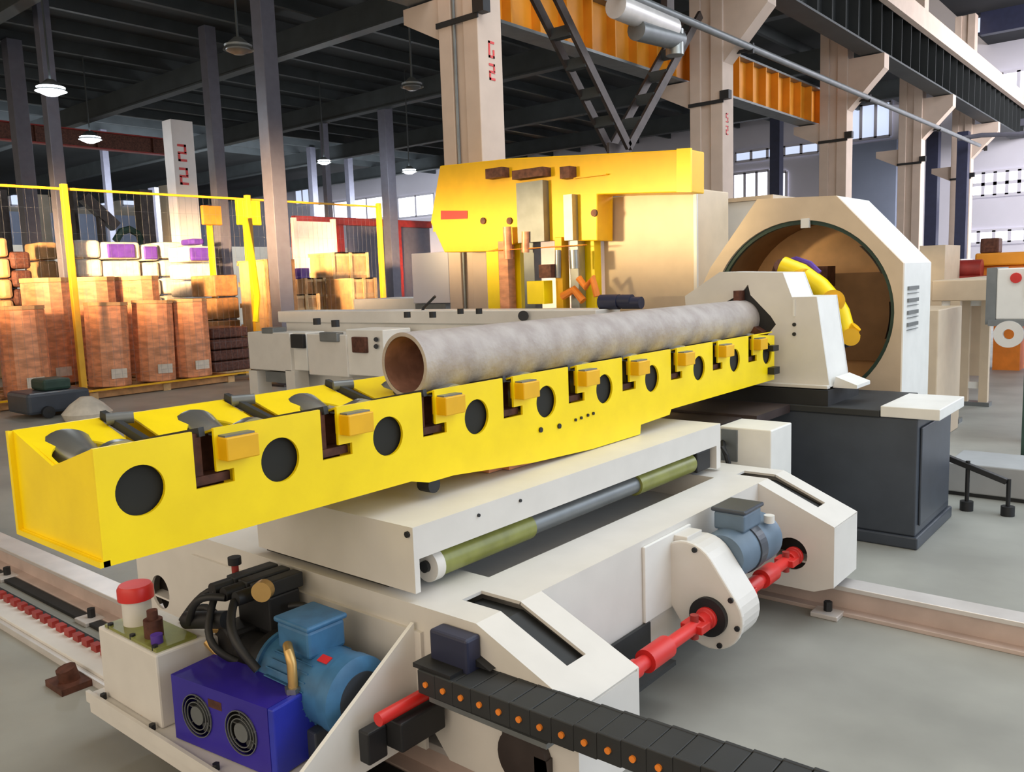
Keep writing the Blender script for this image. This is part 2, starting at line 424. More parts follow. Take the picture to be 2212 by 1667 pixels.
# ================================================================= yellow conveyor
XC, XN, XF, Z0, Z1 = -2.78, -2.47, -3.09, 1.00, 1.355
HY = [1.19, 1.69, 2.19, 2.71, 3.215, 3.725, 4.22, 4.80, 5.315, 5.85]
LY = [(HY[i] + HY[i + 1]) / 2 - .04 for i in range(9)]
YS, YE = 1.06, 5.98
LY[8] = 5.56
cv = T('pipe_conveyor', 'long bright yellow roller conveyor trough pointing at the ring machine', 'conveyor', (XC, 3.4, .90))
def side_plate(x, near):
    outer = [(YS, Z0), (2.30, Z0), (2.40, .975), (2.55, .975), (3.1, .925), (3.60, .902), (4.08, .902), (4.09, .955), (4.42, .965), (4.44, Z0 - .005), (YE, Z0), (YE, Z1 - .03)]
    # top edge with L slots cut in from above, walking back to the start
    for y in LY[::-1]:
        outer += [(y + .045, Z1), (y + .045, 1.212), (y + .108, 1.212), (y + .108, 1.168), (y - .03, 1.168), (y - .03, Z1)]
    outer += [(YS, Z1)]
    r = .080
    holes = [circ(y, 1.21, r, 36) for y in HY[:9]]
    # widen holes only where they do not meet an L
    return MB().plate(outer, [circ(y, 1.205, min(r, .078), 36) for y in HY], x, x + .012, 'x')
sp = cv.part('side_panel', side_plate(XN - .012, True), 'yellow')
cv.part('side_panel', side_plate(XF, False), 'yellow')
cv.part('floor_panel', MB().box(XF + .012, XN - .012, YS, YE, Z0 + .01, Z0 + .02), 'yellow')
ZV = 1.268
cv.part('end_plate', MB().prism([(XF + .02, Z0 + .018), (XN - .012, Z0 + .018), (XN - .012, Z1), (XC, ZV), (XF + .02, Z1)], YS + .006, YS + .018), 'yellow')
cv.part('end_rim', MB().box(XF, XN, YS - .01, YS + .02, Z0, Z0 + .018).box(XF, XF + .02, YS - .01, YS + .01, Z0 + .018, Z1), 'yellow')
cv.part('end_plate', MB().prism([(XF + .012, Z0 + .02), (XN - .012, Z0 + .02), (XN - .012, Z1 - .03), (XC, ZV), (XF + .012, Z1 - .03)], YE - .012, YE), 'yellow')
for y in HY: cv.part('hole_cover', MB().cyl((XN - .030, y, 1.205), (XN - .022, y, 1.205), .088, n=32), 'dark_hole', label='dark round cover inside the side hole')  # near-black discs paint the shade inside the through holes
edges = [YS + .018] + [v for y in LY for v in (y - .05, y + .06)] + [YE - .012]
for i in range(0, len(edges), 2):
    a, b = edges[i], edges[i + 1]
    hy = HY[i // 2] - (.03 if i else 0)
    rr = .108
    def vplate(xe, sgn):
        # sloping sheet from the side top to the middle with a round notch for the roller
        m = MB(); L = math.hypot(.31, Z1 - ZV)
        arc = [(hy + rr * math.cos(w), .0 + rr * 1.5 * math.sin(w)) for w in [PI * k / 16 for k in range(17)]]
        arc = [(min(max(p[0], a + .01), b - .01), p[1]) for p in arc]
        outl = [(a, 0)] + arc[::-1] + [(b, 0), (b, L), (a, L)]
        mm_ = MB().plate(outl, [], -.004, .004, 'z')
        for v in mm_.v:
            y, s_, h = v.x, v.y, v.z
            t_ = s_ / L
            m.v.append(Vector((XC + (xe - XC) * t_, y, ZV + (Z1 - .004 - ZV) * t_ + h)))
        m.f = mm_.f; m.sm = mm_.sm
        return m
    cv.part('trough_plate', vplate(XF + .012, -1), 'yellow')
    cv.part('trough_plate', vplate(XN - .012, 1), 'yellow')
    r = cv.part('roller', MB().lathe((XC - .21, hy, 1.25), (XC + .21, hy, 1.25), [(0, .098), (.08, .100), (.40, .052), (.5, .040), (.60, .052), (.92, .100), (1, .098)], 32), 'steel', label='bright waisted steel roller')
    cv.sub(r, 'axle', MB().cyl((XC - .28, hy, 1.262), (XC + .28, hy, 1.262), .014, n=10), 'black')
for i, y in enumerate(LY):
    br = MB().box(XF + .02, XC, y - .012, y + .02, 1.26, 1.30)
    br = MB().bar((XF + .01, y - .03, Z1 + .01), (XC - .02, y - .015, ZV + .02), .022, .03).bar((XC - .02, y - .015, ZV + .02), (XN - .03, y + .02, Z1 - .01), .022, .03)
    b = cv.part('lift_arm', br, 'rubber')
    cv.sub(b, 'arm_roller', MB().cyl((XF + .08, y - .05, Z1 - .0), (XF + .12, y + .03, Z1 - .0), .022, n=12), 'grey_steel')
    cv.part('slot_guide', MB().box(XN - .10, XN - .03, y - .05, y + .11, 1.17, 1.20).box(XN - .08, XN - .04, y - .03, y + .02, 1.20, 1.34).box(XN - .115, XN - .105, y - .06, y + .13, 1.03, 1.32), 'rust_dark')
    tabm = MB().box(XN - .03, XN + .055, y + .055, y + .175, 1.248, 1.325)
    tb_ = cv.part('lift_tab', tabm, 'yellow_tab', .004, label='yellow tab standing out of the slot')
    cv.sub(tb_, 'tab_strap', MB().box(XN - .06, XN + .04, y + .06, y + .17, 1.325, 1.331), 'grey_steel')
cv.part('swivel_block', MB().box(-2.98, -2.58, 2.9, 4.0, .90, 1.01).box(-3.02, -2.54, 3.0, 3.9, .90, .93), 'copper_wrap')
cv.part('support_post', MB().cyl((-2.95, 2.28, .90), (-2.95, 2.28, 1.02), .022, n=12), 'steel')
cv.part('hanger_roller', MB().cyl((-2.55, 2.44, .955), (-2.48, 2.44, .955), .035, n=16), 'black')
for y, z in ((3.16, 1.075), (3.31, 1.07), (3.45, 1.08), (3.50, 1.083), (3.56, 1.088), (3.61, 1.09)):
    cv.part('panel_bolt', MB().cyl((XN, y, z), (XN + .008, y, z), .013 if y < 3.4 else .008, n=10, smooth=False), 'black')
cv.part('corner_bracket', MB().box(XN - .0, XN + .05, YE - .12, YE - .02, 1.05, 1.1), 'black')
cv.part('corner_bracket', MB().box(-2.47, -2.42, 5.84, 5.94, 1.22, 1.26), 'black')

cv.place((-2.597, 3.176, .960), .934)
# ---- steel pipe
PZ = 1.436
pp = T('steel_pipe', 'long mottled grey steel pipe lying along the yellow conveyor', 'pipe', (XC, 4.5, PZ - .146))
pp.part('pipe_wall', MB().lathe((XC, 2.58, PZ), (XC, 6.7, PZ), [(0, .128), (0, .146), (1, .146), (1, .128)], 56, False), 'pipe_skin')
pp.part('bore', MB().lathe((XC, 2.581, PZ), (XC, 6.7, PZ), [(0, .127), (1, .127)], 48, False), 'pipe_inside', label='rusty brown inside of the pipe')
pp.place((-2.597, 4.203, 1.324), .934)

# ================================================================= gear motor on the carriage side
gx = T('gear_motor', 'cream gear unit with slate-grey motor bolted to the carriage side wall', 'gear motor', (-1.62, 3.25, .19))
gx.part('mount_plate', MB().box(-1.80, -1.785, 2.97, 3.38, .33, .665), 'white_paint', .004)
gx.part('torque_bracket', MB().box(-1.79, -1.72, 3.22, 3.36, .36, .655), 'cream', .004)
def capsule(c1, r1, c2, r2, n=14):
    d = math.atan2(c2[1] - c1[1], c2[0] - c1[0])
    return circ(c1[0], c1[1], r1, n, d + PI / 2, d + 3 * PI / 2) + circ(c2[0], c2[1], r2, n, d - PI / 2, d + PI / 2)
prof = capsule((-1.715, .495), .150, (-1.60, .335), .150)
hs = MB().prism(prof, 3.19, 3.215)
inner = capsule((-1.715, .495), .138, (-1.60, .335), .138)
hs.prism(inner, 3.215, 3.40)
gx.part('gear_housing', hs, 'cream', .008)
for ang, c, r in ((2.4, (-1.715, .495), .13), (1.2, (-1.715, .495), .13), (3.6, (-1.715, .495), .13), (-.2, (-1.60, .335), .13), (-1.2, (-1.60, .335), .13), (.75, (-1.60, .335), .135)):
    gx.part('cover_screw', MB().cyl((c[0] + r * math.cos(ang), 3.18, c[1] + r * math.sin(ang)), (c[0] + r * math.cos(ang), 3.19, c[1] + r * math.sin(ang)), .012, n=8, smooth=False), 'black')
gx.part('output_seal', MB().tubering((-1.60, 3.165, .335), (-1.60, 3.19, .335), .085, .045), 'black')
gx.part('motor_body', MB().lathe((-1.64, 3.40, .53), (-1.64, 3.80, .53), [(0, .10), (.1, .115), (.75, .115), (.78, .12), (.97, .12), (1, .09)], 28), 'slate_motor', label='slate grey motor')
tm = gx.part('terminal_box', MB().box(-1.72, -1.57, 3.47, 3.66, .63, .715), 'slate_motor', .012)
gx.sub(tm, 'terminal_lid', MB().box(-1.73, -1.56, 3.46, 3.67, .715, .735), 'anthracite', .008)
gx.part('cooling_fin_band', MB().tubering((-1.64, 3.55, .53), (-1.64, 3.62, .53), .122, .11), 'anthracite')
gx.part('lifting_eye', MB().cyl((-1.55, 3.70, .63), (-1.55, 3.70, .665), .025, n=12), 'white_paint')
def cardan(name, y0, y1, label, x=-1.60, z=.335):
    t = T(name, label, 'shaft', (x, (y0 + y1) / 2, z - .05), 'red drive shafts of the carriage wheels')
    L = y1 - y0
    t.part('shaft_tube', MB().lathe((x, y0 + .10, z), (x, y1 - .10, z), [(0, .036), (.3, .036), (.31, .028), (1, .028)], 20), 'red')
    for y, s in ((y0, 1), (y1, -1)):
        t.part('joint_yoke', MB().lathe((x, y, z), (x, y + s * .09, z), [(0, .048), (.25, .048), (.3, .034), (1, .04)], 18).box(x - .05, x + .05, min(y + s * .07, y + s * .15), max(y + s * .07, y + s * .15), z - .018, z + .018), 'red', .004)
        t.part('joint_cross', MB().cyl((x, y + s * .12, z - .052), (x, y + s * .12, z + .052), .018, n=12), 'red_dark')
    t.part('shaft_sleeve', MB().cyl((x, y0 + L * .42, z), (x, y0 + L * .60, z), .046, n=20), 'red')
    return t
cardan('drive_shaft', 2.28, 3.17, 'thick red jointed drive shaft between the near arched end and the gear unit')
cardan('drive_shaft', 3.42, 4.15, 'slimmer red jointed drive shaft reaching from the motor to the far arched end')
one('shaft_guard', MB().box(-1.795, -1.66, 2.29, 3.0, .17, .19).box(-1.795, -1.78, 2.29, 3.0, .19, .33), 'rubber', 'black guard channel behind the near red drive shaft', 'guard')

# ================================================================= energy chain
ch = T('cable_chain', 'black plastic cable drag chain with orange pin caps crossing the lower foreground', 'cable chain', (-1.2, 1.86, .45))
n = 34; x0 = -1.94; px_ = .078
def cz(x):
    return .545 + .018 * (x + 1.94) + .03 * max(0, x + 1.4)
lk = []
for i in range(n):
    x = x0 + i * px_; z = cz(x + px_ / 2)
    m = MB().box(x + .003, x + px_ - .001, 1.80, 1.925, z - .008, z)
    m.box(x + .003, x + px_ - .001, 1.80, 1.925, z - .075, z - .067)
    m.box(x, x + px_, 1.79, 1.803, z - .078, z + .002).box(x, x + px_, 1.922, 1.935, z - .078, z + .002)
    m.box(x + .003, x + .012, 1.80, 1.925, z - .067, z - .008)
    l = ch.part('chain_link', m, 'rubber', .003)
    ch.sub(l, 'pin_cap', MB().cyl((x + px_ / 2, 1.783, z - .038), (x + px_ / 2, 1.79, z - .038), .0095, n=12), 'orange', label='orange pin cap')
ch.part('end_clamp', MB().box(-1.97, -1.80, 1.80, 1.93, .545, .56).prism([(-1.93, .56), (-1.72, .56), (-1.85, .61), (-1.93, .61)], 1.90, 1.93), 'black')

# ================================================================= hydraulic set on the platform
tk = T('oil_tank', 'beige oil tank with rounded top edge and a red filler cap on the platform', 'tank', (-3.1, 1.55, .2))
def rounded(y0, y1, z0, z1, r, n=8):
    return [(y0, z0), (y1, z0)] + [(y1 - r + r * math.cos(w), z1 - r + r * math.sin(w)) for w in [PI / 2 * k / n for k in range(n + 1)]] + [(y0, z1)]
tk.part('tank_body', MB().prism(rounded(1.395, 1.72, .2, .485, .13), -3.36, -2.90, 'x'), 'cream', .008)
tk.part('top_gasket', MB().box(-3.33, -2.92, 1.41, 1.57, .485, .497), 'olive')
c = tk.part('filler_neck', MB().cyl((-3.235, 1.50, .49), (-3.235, 1.50, .60), .055, n=28), 'cream')
tk.sub(c, 'filler_cap', MB().lathe((-3.235, 1.50, .598), (-3.235, 1.50, .655), [(0, .068), (.75, .068), (1, .060)], 32), 'red', label='red filler cap')
tk.part('level_gauge', MB().cyl((-3.05, 1.47, .49), (-3.05, 1.47, .565), .035, n=16).cyl((-3.05, 1.47, .565), (-3.05, 1.47, .60), .02, n=12), 'rust_dark')
tk.part('breather', MB().cyl((-2.98, 1.445, .49), (-2.98, 1.445, .53), .022, n=16), 'violet', label='pale violet breather')
tk.part('pressure_filter', MB().cyl((-3.0, 1.58, .535), (-2.78, 1.62, .575), .034, n=18), 'black')
for x, y in ((-3.3, 1.42), (-3.12, 1.42), (-2.95, 1.42)): tk.part('tank_bolt', MB().cyl((x, y, .486), (x, y, .505), .012, n=6, smooth=False), 'black')

cl = T('oil_cooler', 'indigo blue oil cooler box with two round fans at the front of the platform', 'cooler', (-2.66, 1.5, .2))
def rot(mb, c, a):
    R = Matrix.Rotation(a, 3, 'Z'); c = Vector(c)
    mb.v = [c + R @ (v - c) for v in mb.v]; return mb
CX0, CX1, CYA, CYB, CZ0, CZ1 = -2.80, -2.30, 1.455, 1.64, .205, .445
cc0 = (CX1, CYA, 0); ca = math.radians(7)
cl.part('cooler_shell', rot(MB().plate([(CX0, CZ0), (CX1, CZ0), (CX1, CZ1), (CX0, CZ1)], [circ(CX0 + .135, CZ0 + .12, .078), circ(CX1 - .135, CZ0 + .12, .078)], CYA, CYA + .006, 'y')
        .box(CX0, CX1, CYA + .006, CYB, CZ1 - .006, CZ1).box(CX0, CX0 + .006, CYA + .006, CYB, CZ0, CZ1 - .006).box(CX0, CX1, CYB - .006, CYB, CZ0, CZ1 - .006).box(CX0, CX1, CYA + .006, CYB, CZ0, CZ0 + .006), cc0, ca), 'indigo')
cl.part('end_tank', rot(MB().box(CX1 - .001, CX1 + .028, CYA, CYB, CZ0, CZ1), cc0, ca), 'blue_end', .006, label='bright blue end tank')
cl.part('radiator_core', rot(MB().box(CX0 + .01, CX1 - .01, CYA + .09, CYA + .11, CZ0 + .01, CZ1 - .01), cc0, ca), 'dark_hole')
for fx in (CX0 + .135, CX1 - .135):
    f = cl.part('fan', rot(MB().cyl((fx, CYA - .004, CZ0 + .12), (fx, CYA + .06, CZ0 + .12), .034, n=20), cc0, ca), 'grey_steel')
    bl = MB()
    for k in range(7):
        w = 2 * PI * k / 7
        a_ = Vector((fx + .03 * math.cos(w), CYA + .03, CZ0 + .12 + .03 * math.sin(w))); b_ = Vector((fx + .073 * math.cos(w + .25), CYA + .03, CZ0 + .12 + .073 * math.sin(w + .25)))
        bl.bar(a_, b_, .03, .004)
    cl.sub(f, 'fan_blade', rot(bl, cc0, ca), 'steel')
    rg = MB()
    for rr_ in (.05, .064, .077): rg.lathe((fx, CYA - .006, CZ0 + .12), (fx, CYA - .002, CZ0 + .12), [(0, rr_ - .0015), (0, rr_ + .0015), (1, rr_ + .0015), (1, rr_ - .0015), (0, rr_ - .0015)], 28, False, False)
    cl.sub(f, 'fan_guard', rot(rg, cc0, ca), 'grey_steel')
cl.part('hose_elbow', rot(MB().tube([(CX1 - .01, CYB - .06, CZ1), (CX1 - .01, CYB - .06, CZ1 + .10), (CX1 - .03, CYB - .05, CZ1 + .13), (CX1 - .07, CYB - .02, CZ1 + .135)], .017, 12), cc0, ca), 'brass', label='brass elbow fitting')
cl.part('fitting_nut', rot(MB().cyl((CX1 - .01, CYB - .06, CZ1), (CX1 - .01, CYB - .06, CZ1 + .018), .03, n=6, smooth=False), cc0, ca), 'steel')
cl.part('red_label', rot(MB().box(CX0 + .20, CX0 + .27, CYA - .001, CYA, CZ1 - .07, CZ1 - .04), cc0, ca), 'rust_dark')

mo = T('electric_motor', 'blue finned electric motor lying behind the indigo oil cooler', 'motor', (-2.4, 1.70, .2))
MX0, MX1, MY, MZ = -2.585, -2.21, 1.715, .42
mo.part('motor_body', MB().lathe((MX0, MY, MZ), (MX1, MY, MZ), [(0, .10), (.04, .135), (.08, .135), (.08, .122), (.62, .122), (.62, .132), (1, .132)], 40), 'blue_motor')
fn = MB()
for k in range(28):
    w = 2 * PI * k / 28
    if .9 < w < 2.2: continue
    fn.obox((MX0 + .19, MY + .127 * math.cos(w), MZ + .127 * math.sin(w)), .22, .018, .004, rx=w)
mo.part('cooling_fins', fn, 'blue_motor')
fc = mo.part('fan_cover', MB().lathe((MX1, MY, MZ), (MX1 + .07, MY, MZ), [(0, .137), (.75, .137), (1, .105)], 40), 'blue_motor')
mo.sub(fc, 'fan_grille', MB().cyl((MX1 + .07, MY, MZ), (MX1 + .073, MY, MZ), .09, n=32).cyl((MX1 + .073, MY, MZ), (MX1 + .077, MY, MZ), .03, n=24), 'anthracite')
tx = mo.part('terminal_box', MB().box(MX0 + .10, MX0 + .28, MY - .08, MY + .08, MZ + .115, MZ + .215), 'blue_motor', .012)
mo.sub(tx, 'box_lid', MB().box(MX0 + .092, MX0 + .288, MY - .088, MY + .088, MZ + .215, MZ + .235), 'blue_motor', .008)
mo.part('red_sticker', MB().obox((MX1 - .05, MY - .05, MZ + .124), .05, .03, .003, rx=.4), 'red', label='red sticker')
for q in (.06, .28): mo.part('motor_foot', MB().box(MX0 + q, MX0 + q + .06, MY - .12, MY + .12, .2, .31), 'anthracite', .006)

vs = T('valve_stack', 'black hydraulic pump and valve stack with hoses between oil tank and blue motor', 'valve stack', (-2.78, 1.72, .2))
vs.part('bell_housing', MB().lathe((-2.80, MY, MZ), (MX0, MY, MZ), [(0, .07), (.5, .075), (.8, .12), (1, .12)], 30), 'black')
vs.part('pump_body', MB().box(-2.93, -2.79, MY - .07, MY + .07, MZ - .08, MZ + .09), 'black', .015)
vs.part('manifold_block', MB().box(-2.90, -2.68, 1.74, 1.88, .50, .64), 'black', .008)
vs.part('stand', MB().box(-2.88, -2.70, 1.76, 1.86, .2, .50), 'black')
for i, x in enumerate((-2.87, -2.79, -2.71)):
    v = vs.part('valve', MB().box(x - .03, x + .03, 1.70, 1.90, .64, .70), 'rubber', .006)
    vs.sub(v, 'solenoid', MB().cyl((x, 1.62, .67), (x, 1.70, .67), .027, n=16), 'black')
vs.part('gauge', MB().cyl((-2.64, 1.70, .70), (-2.62, 1.67, .70), .038, n=20), 'brass')
k = vs.part('knob_stem', MB().cyl((-2.93, 1.76, .64), (-2.93, 1.76, .72), .014, n=10), 'red_dark')
vs.sub(k, 'knob', MB().cyl((-2.93, 1.76, .72), (-2.93, 1.76, .75), .026, n=14), 'black')
def arc3(a, b, lift, n=10, side=(0, 0, 0)):
    a = Vector(a); b = Vector(b); s_ = Vector(side)
    return [a.lerp(b, i / n) + (Vector((0, 0, lift)) + s_) * math.sin(PI * i / n) for i in range(n + 1)]
for a, b, l, r, sd in (((-3.05, 1.60, .50), (-2.83, 1.66, .48), .09, .016, (0, 0, 0)), ((-2.95, 1.56, .54), (-2.78, 1.62, .66), .05, .014, (0, -.03, 0)),
                       ((-2.86, 1.63, .66), (-2.70, 1.60, .44), -.02, .014, (0, -.07, 0)), ((-2.72, 1.62, .66), (-2.52, 1.57, .47), .02, .016, (0, -.05, 0)),
                       ((-2.64, 1.80, .60), (-2.62, 1.90, .45), .06, .013, (.05, 0, 0)), ((-3.12, 1.62, .49), (-2.9, 1.74, .62), .06, .013, (0, 0, 0))):
    vs.part('hose', MB().tube(arc3(a, b, l, 10, sd), r, 10), 'black')
vs.part('brass_fitting', MB().cyl((-2.90, 1.60, .47), (-2.86, 1.62, .42), .018, n=8).cyl((-2.93, 1.64, .50), (-2.90, 1.66, .50), .02, n=6), 'brass')
# ================================================================= ring machine
cb = T('machine_base', 'dark anthracite steel base cabinet carrying the chuck housing', 'machine base', (-1.9, 6.0, 0))
cb.part('base_body', MB().box(-3.3, -1.39, 5.62, 6.5, .08, .84), 'anthracite', .01)
cb.part('base_plinth', MB().box(-3.3, -1.37, 5.60, 6.52, 0, .08), 'anthracite', .01)
cb.part('base_cap', MB().box(-3.3, -1.615, 5.60, 6.52, .84, .885), 'rubber', .006, label='black cap plate')
cb.part('side_panel', MB().box(-1.39, -1.375, 5.68, 6.42, .14, .78), 'anthracite', .01)
cb.part('guide_rail', MB().box(-3.2, -2.2, 5.05, 5.60, .83, .885).box(-3.2, -2.3, 4.75, 5.05, .84, .87), 'brown_black', label='dark brown guide rail')
cb.part('carriage_slab', MB().box(-3.1, -1.95, 5.62, 6.25, .885, .99), 'black')
one('step_plate', MB().box(-1.61, -1.26, 5.60, 6.25, .845, .915), 'white_paint', 'cream step plate on the right end of the dark base cabinet', 'step plate', bevel=.005)
hd = T('chuck_housing', 'cream chuck housing with a black star-shaped mouth gripping the steel pipe', 'chuck housing', (-2.7, 6.3, .935))
FO = [(-3.20, .96), (-2.10, .95), (-2.20, 1.60), (-2.38, 1.60), (-2.45, 1.78), (-2.95, 1.80), (-3.25, 1.62)]
mouth = [(-2.58, 1.30), (-2.50, 1.40), (-2.54, 1.46), (-2.70, 1.62), (-2.72, 1.70), (-2.78, 1.63), (-2.92, 1.56), (-3.0, 1.45), (-3.0, 1.30), (-2.78, 1.2)]
hd.part('front_plate', MB().plate(FO, [mouth], 6.08, 6.10, 'y'), 'cream')
hd.part('mouth_lining', MB().prism(mouth, 6.10, 6.45), 'black', label='black chuck mouth')
sh = MB()
for i in range(len(FO)):
    a, b = FO[i], FO[(i + 1) % len(FO)]
    sh.add([(a[0], 6.10, a[1]), (b[0], 6.10, b[1]), (b[0], 6.50, b[1]), (a[0], 6.50, a[1])], [(0, 1, 2, 3)])
sh.prism(FO, 6.49, 6.51)
hd.part('housing_shell', sh, 'white_paint')
hd.part('front_ledge', MB().box(-3.2, -2.10, 6.04, 6.10, .94, .965), 'cream', .004)
hd.part('side_foot', MB().prism([(-2.10, .94), (-1.93, .94), (-1.93, .965), (-2.08, 1.02)], 6.15, 6.45), 'white_paint')
for z in (1.40, 1.33): hd.part('front_screw', MB().cyl((-2.36, 6.07, z), (-2.36, 6.08, z), .014, n=8), 'black')
hd.part('slot_strip', MB().box(-2.37, -2.355, 6.07, 6.08, 1.46, 1.58), 'white_paint')
for a in (PI / 2, PI * 7 / 6, -PI / 6):
    hd.part('chuck_jaw', MB().obox((XC + .17 * math.cos(a), 6.06, PZ + .17 * math.sin(a)), .10, .10, .05, ry=-a), 'rust_dark')
hd.place((-2.522, 5.884, .992), .934)

rf = T('ring_enclosure', 'tall cream octagonal enclosure with a big round opening behind the chuck housing', 'ring machine', (-2.75, 7.8, 0))
RX, RZ, RR = -2.80, 1.42, .80
out = [(-3.70, 0), (-3.70, 1.70), (-3.62, 1.85), (-3.17, 2.43), (-2.48, 2.40), (-1.94, 1.82), (-1.94, 0)]
rf.part('front_ring', MB().plate(out, [circ(RX, RZ, RR, 64)], 7.28, 7.32, 'y'), 'cream_far')
body = MB(); o2 = out
for i in range(len(o2)):
    if i == len(o2) - 1: continue
    a, b = o2[i], o2[i + 1]
    body.add([(a[0], 7.32, a[1]), (b[0], 7.32, b[1]), (b[0], 8.15, b[1]), (a[0], 8.15, a[1])], [(0, 1, 2, 3)])
body.add([(p[0], 8.15, p[1]) for p in o2], [list(range(len(o2)))])
rf.part('enclosure_shell', body, 'white_paint')
rf.part('inner_drum', MB().lathe((RX, 7.32, RZ), (RX, 8.1, RZ), [(0, RR), (1, RR)], 64, False), 'brown_panel', label='brown inner drum')
rf.part('inner_liner', MB().lathe((RX, 7.315, RZ), (RX, 7.36, RZ), [(0, RR), (0, RR - .035), (1, RR - .035), (1, RR)], 64, False), 'green_dark', label='dark green rim')
rf.part('rear_plate', MB().plate(circ(RX, RZ, RR, 48), [circ(RX, RZ, .22, 24)], 8.06, 8.08, 'y'), 'amber_panel', label='amber rear plate')
rf.part('rear_shade', MB().box(RX - .5, RX + .70, 7.98, 8.05, .95, 1.75), 'brown_panel', label='brown inner door')
for k, (a0, a1) in enumerate(((.45, .85), (-.30, .12))):
    gm = MB()
    pts = circ(RX, RZ, RR - .06, 8, a0, a1)
    for i in range(8):
        a, b = pts[i], pts[i + 1]
        gm.add([(a[0], 7.36, a[1]), (b[0], 7.36, b[1]), (b[0], 7.95, b[1]), (a[0], 7.95, a[1])], [(0, 1, 2, 3)])
    rf.part('side_window', gm, 'white_paint' if k == 0 else 'grey_steel', label='pale curved side window')
rf.part('top_latch', MB().box(RX + .03, RX + .10, 7.26, 7.30, RZ + RR - .07, RZ + RR + .01), 'white_paint')
vt = MB()
for i in range(4): vt.box(-1.94, -1.925, 7.42, 7.72, 1.60 - i * .10, 1.63 - i * .10).box(-1.94, -1.925, 7.42, 7.72, 1.57 - i * .10, 1.575 - i * .10)
rf.part('vent_slot', vt, 'grey_steel')
rf.part('top_camera', MB().box(RX + .02, RX + .18, 7.5, 7.7, RZ + .22, RZ + .40), 'rust_dark')

rf.part('floor_plinth', MB().box(-3.68, -1.96, 7.32, 8.13, -.127, 0), 'cream_far')
rf.place((-2.569, 7.285, .1188), .934)
rb = T('cutting_arm', 'yellow curved cutting arm with blue cable reaching through the ring opening', 'robot arm', (-2.3, 7.1, 1.2))
def pth(pl, y): return [at(px, py, y=y) for px, py in pl]
rb.part('arm_upper', MB().tube(pth([(1690, 575), (1730, 590), (1770, 620), (1800, 655)], 7.0), .085, 14), 'yellow')
rb.part('arm_fore', MB().tube(pth([(1795, 640), (1815, 675), (1825, 710), (1840, 735)], 6.98), .075, 14), 'yellow')
rb.part('elbow_joint', MB().cyl(at(1800, 650, y=6.90), at(1800, 650, y=7.08), .09, n=24).cyl(at(1800, 650, y=6.88), at(1800, 650, y=6.90), .05, n=20), 'yellow_tab')
rb.part('wrist_joint', MB().cyl(at(1838, 728, y=6.90), at(1838, 728, y=7.04), .07, n=20), 'yellow_tab')
rb.part('arm_tool', MB().tube(pth([(1830, 725), (1850, 705)], 6.96), .045, 10).tube(pth([(1838, 720), (1842, 745)], 6.96), .018, 8), 'yellow_tab')
rb.part('arm_motor', MB().cyl(at(1705, 590, y=7.02), at(1740, 600, y=6.95), .075, n=20), 'yellow_tab')
rb.part('arm_cable', MB().tube(pth([(1690, 570), (1720, 560), (1750, 570), (1770, 590)], 7.02), .025, 8), 'violet', label='violet cable')
rb.part('arm_link', MB().tube(pth([(1800, 660), (1812, 700), (1830, 750)], 7.05), .03, 8), 'navy')
rb.part('arm_base', MB().tube([at(1690, 575, y=7.0), at(1680, 600, y=7.2), at(1690, 640, y=7.7)], .07, 12), 'rust_dark')

rb.place((-2.148, 6.631, 1.240), .934)
# ================================================================= big enclosure and yellow hood
en = T('control_enclosure', 'large flat beige enclosure with white side standing left of the ring machine', 'enclosure', (-4.2, 8.0, 0))
en.part('enclosure_body', MB().box(-4.76, -3.735, 7.22, 7.9, 0.1, 2.575), 'cream_far', .01)
en.part('white_side', MB().box(-4.30, -3.42, 8.2, 8.9, .1, 2.50), 'white_paint', .01)
en.part('corner_post', MB().box(-3.76, -3.725, 7.205, 7.24, .1, 2.58), 'cream', .004)
en.part('plinth', MB().box(-4.74, -3.75, 7.25, 7.88, 0, .1).box(-4.28, -3.44, 8.22, 8.88, 0, .1), 'anthracite')
en.part('top_cover', MB().box(-4.32, -3.40, 8.18, 8.92, 2.50, 2.54), 'cream_far')

yh = T('welding_hood', 'big yellow sheet-metal hood with chamfered left end above the work station', 'hood', (-5.3, 7.0, 0))
HYY = 6.9
def hx(px, py): p = at(px, py, y=HYY); return (p.x, p.z)
fo = [hx(950, 358), hx(930, 480), hx(960, 545), hx(1060, 543), hx(1130, 520), hx(1290, 520), hx(1290, 420), hx(1490, 415), hx(1490, 322), hx(1100, 342)]
yh.part('hood_shell', MB().prism(fo, HYY, HYY + .28), 'yellow_hood', .01)
yh.part('left_cap', MB().prism([hx(922, 470), hx(935, 470), hx(940, 500), hx(922, 500)], HYY + .1, HYY + .28), 'yellow_hood')
yh.part('right_flange', MB().prism([hx(1465, 322), hx(1495, 320), hx(1495, 415), hx(1465, 415)], HYY - .03, HYY), 'yellow', label='pale yellow end flange')
yh.part('red_lettering', MB().prism([hx(953, 455), hx(1010, 455), hx(1010, 472), hx(953, 474)], HYY - .006, HYY), 'red', label='small blurred red marking')
def onh(px0, py0, px1, py1, d0, d1):
    a = at(px0, py1, y=HYY); b = at(px1, py0, y=HYY)
    return MB().box(a.x, b.x, HYY + d0, HYY + d1, min(a.z, b.z), max(a.z, b.z))
yh.part('slide_rail', onh(1065, 362, 1100, 388, -.12, 0), 'rust_dark')
yh.part('slide_rail', onh(1125, 362, 1190, 390, -.14, 0), 'rust_dark')
yh.part('slide_rail', onh(1225, 360, 1245, 388, -.12, 0), 'rust_dark')
yh.part('guide_bar', onh(1245, 378, 1315, 384, -.05, -.01), 'yellow_tab')
yh.part('lift_column', onh(1132, 390, 1185, 525, -.10, -.005), 'grey_steel', label='grey lift column')
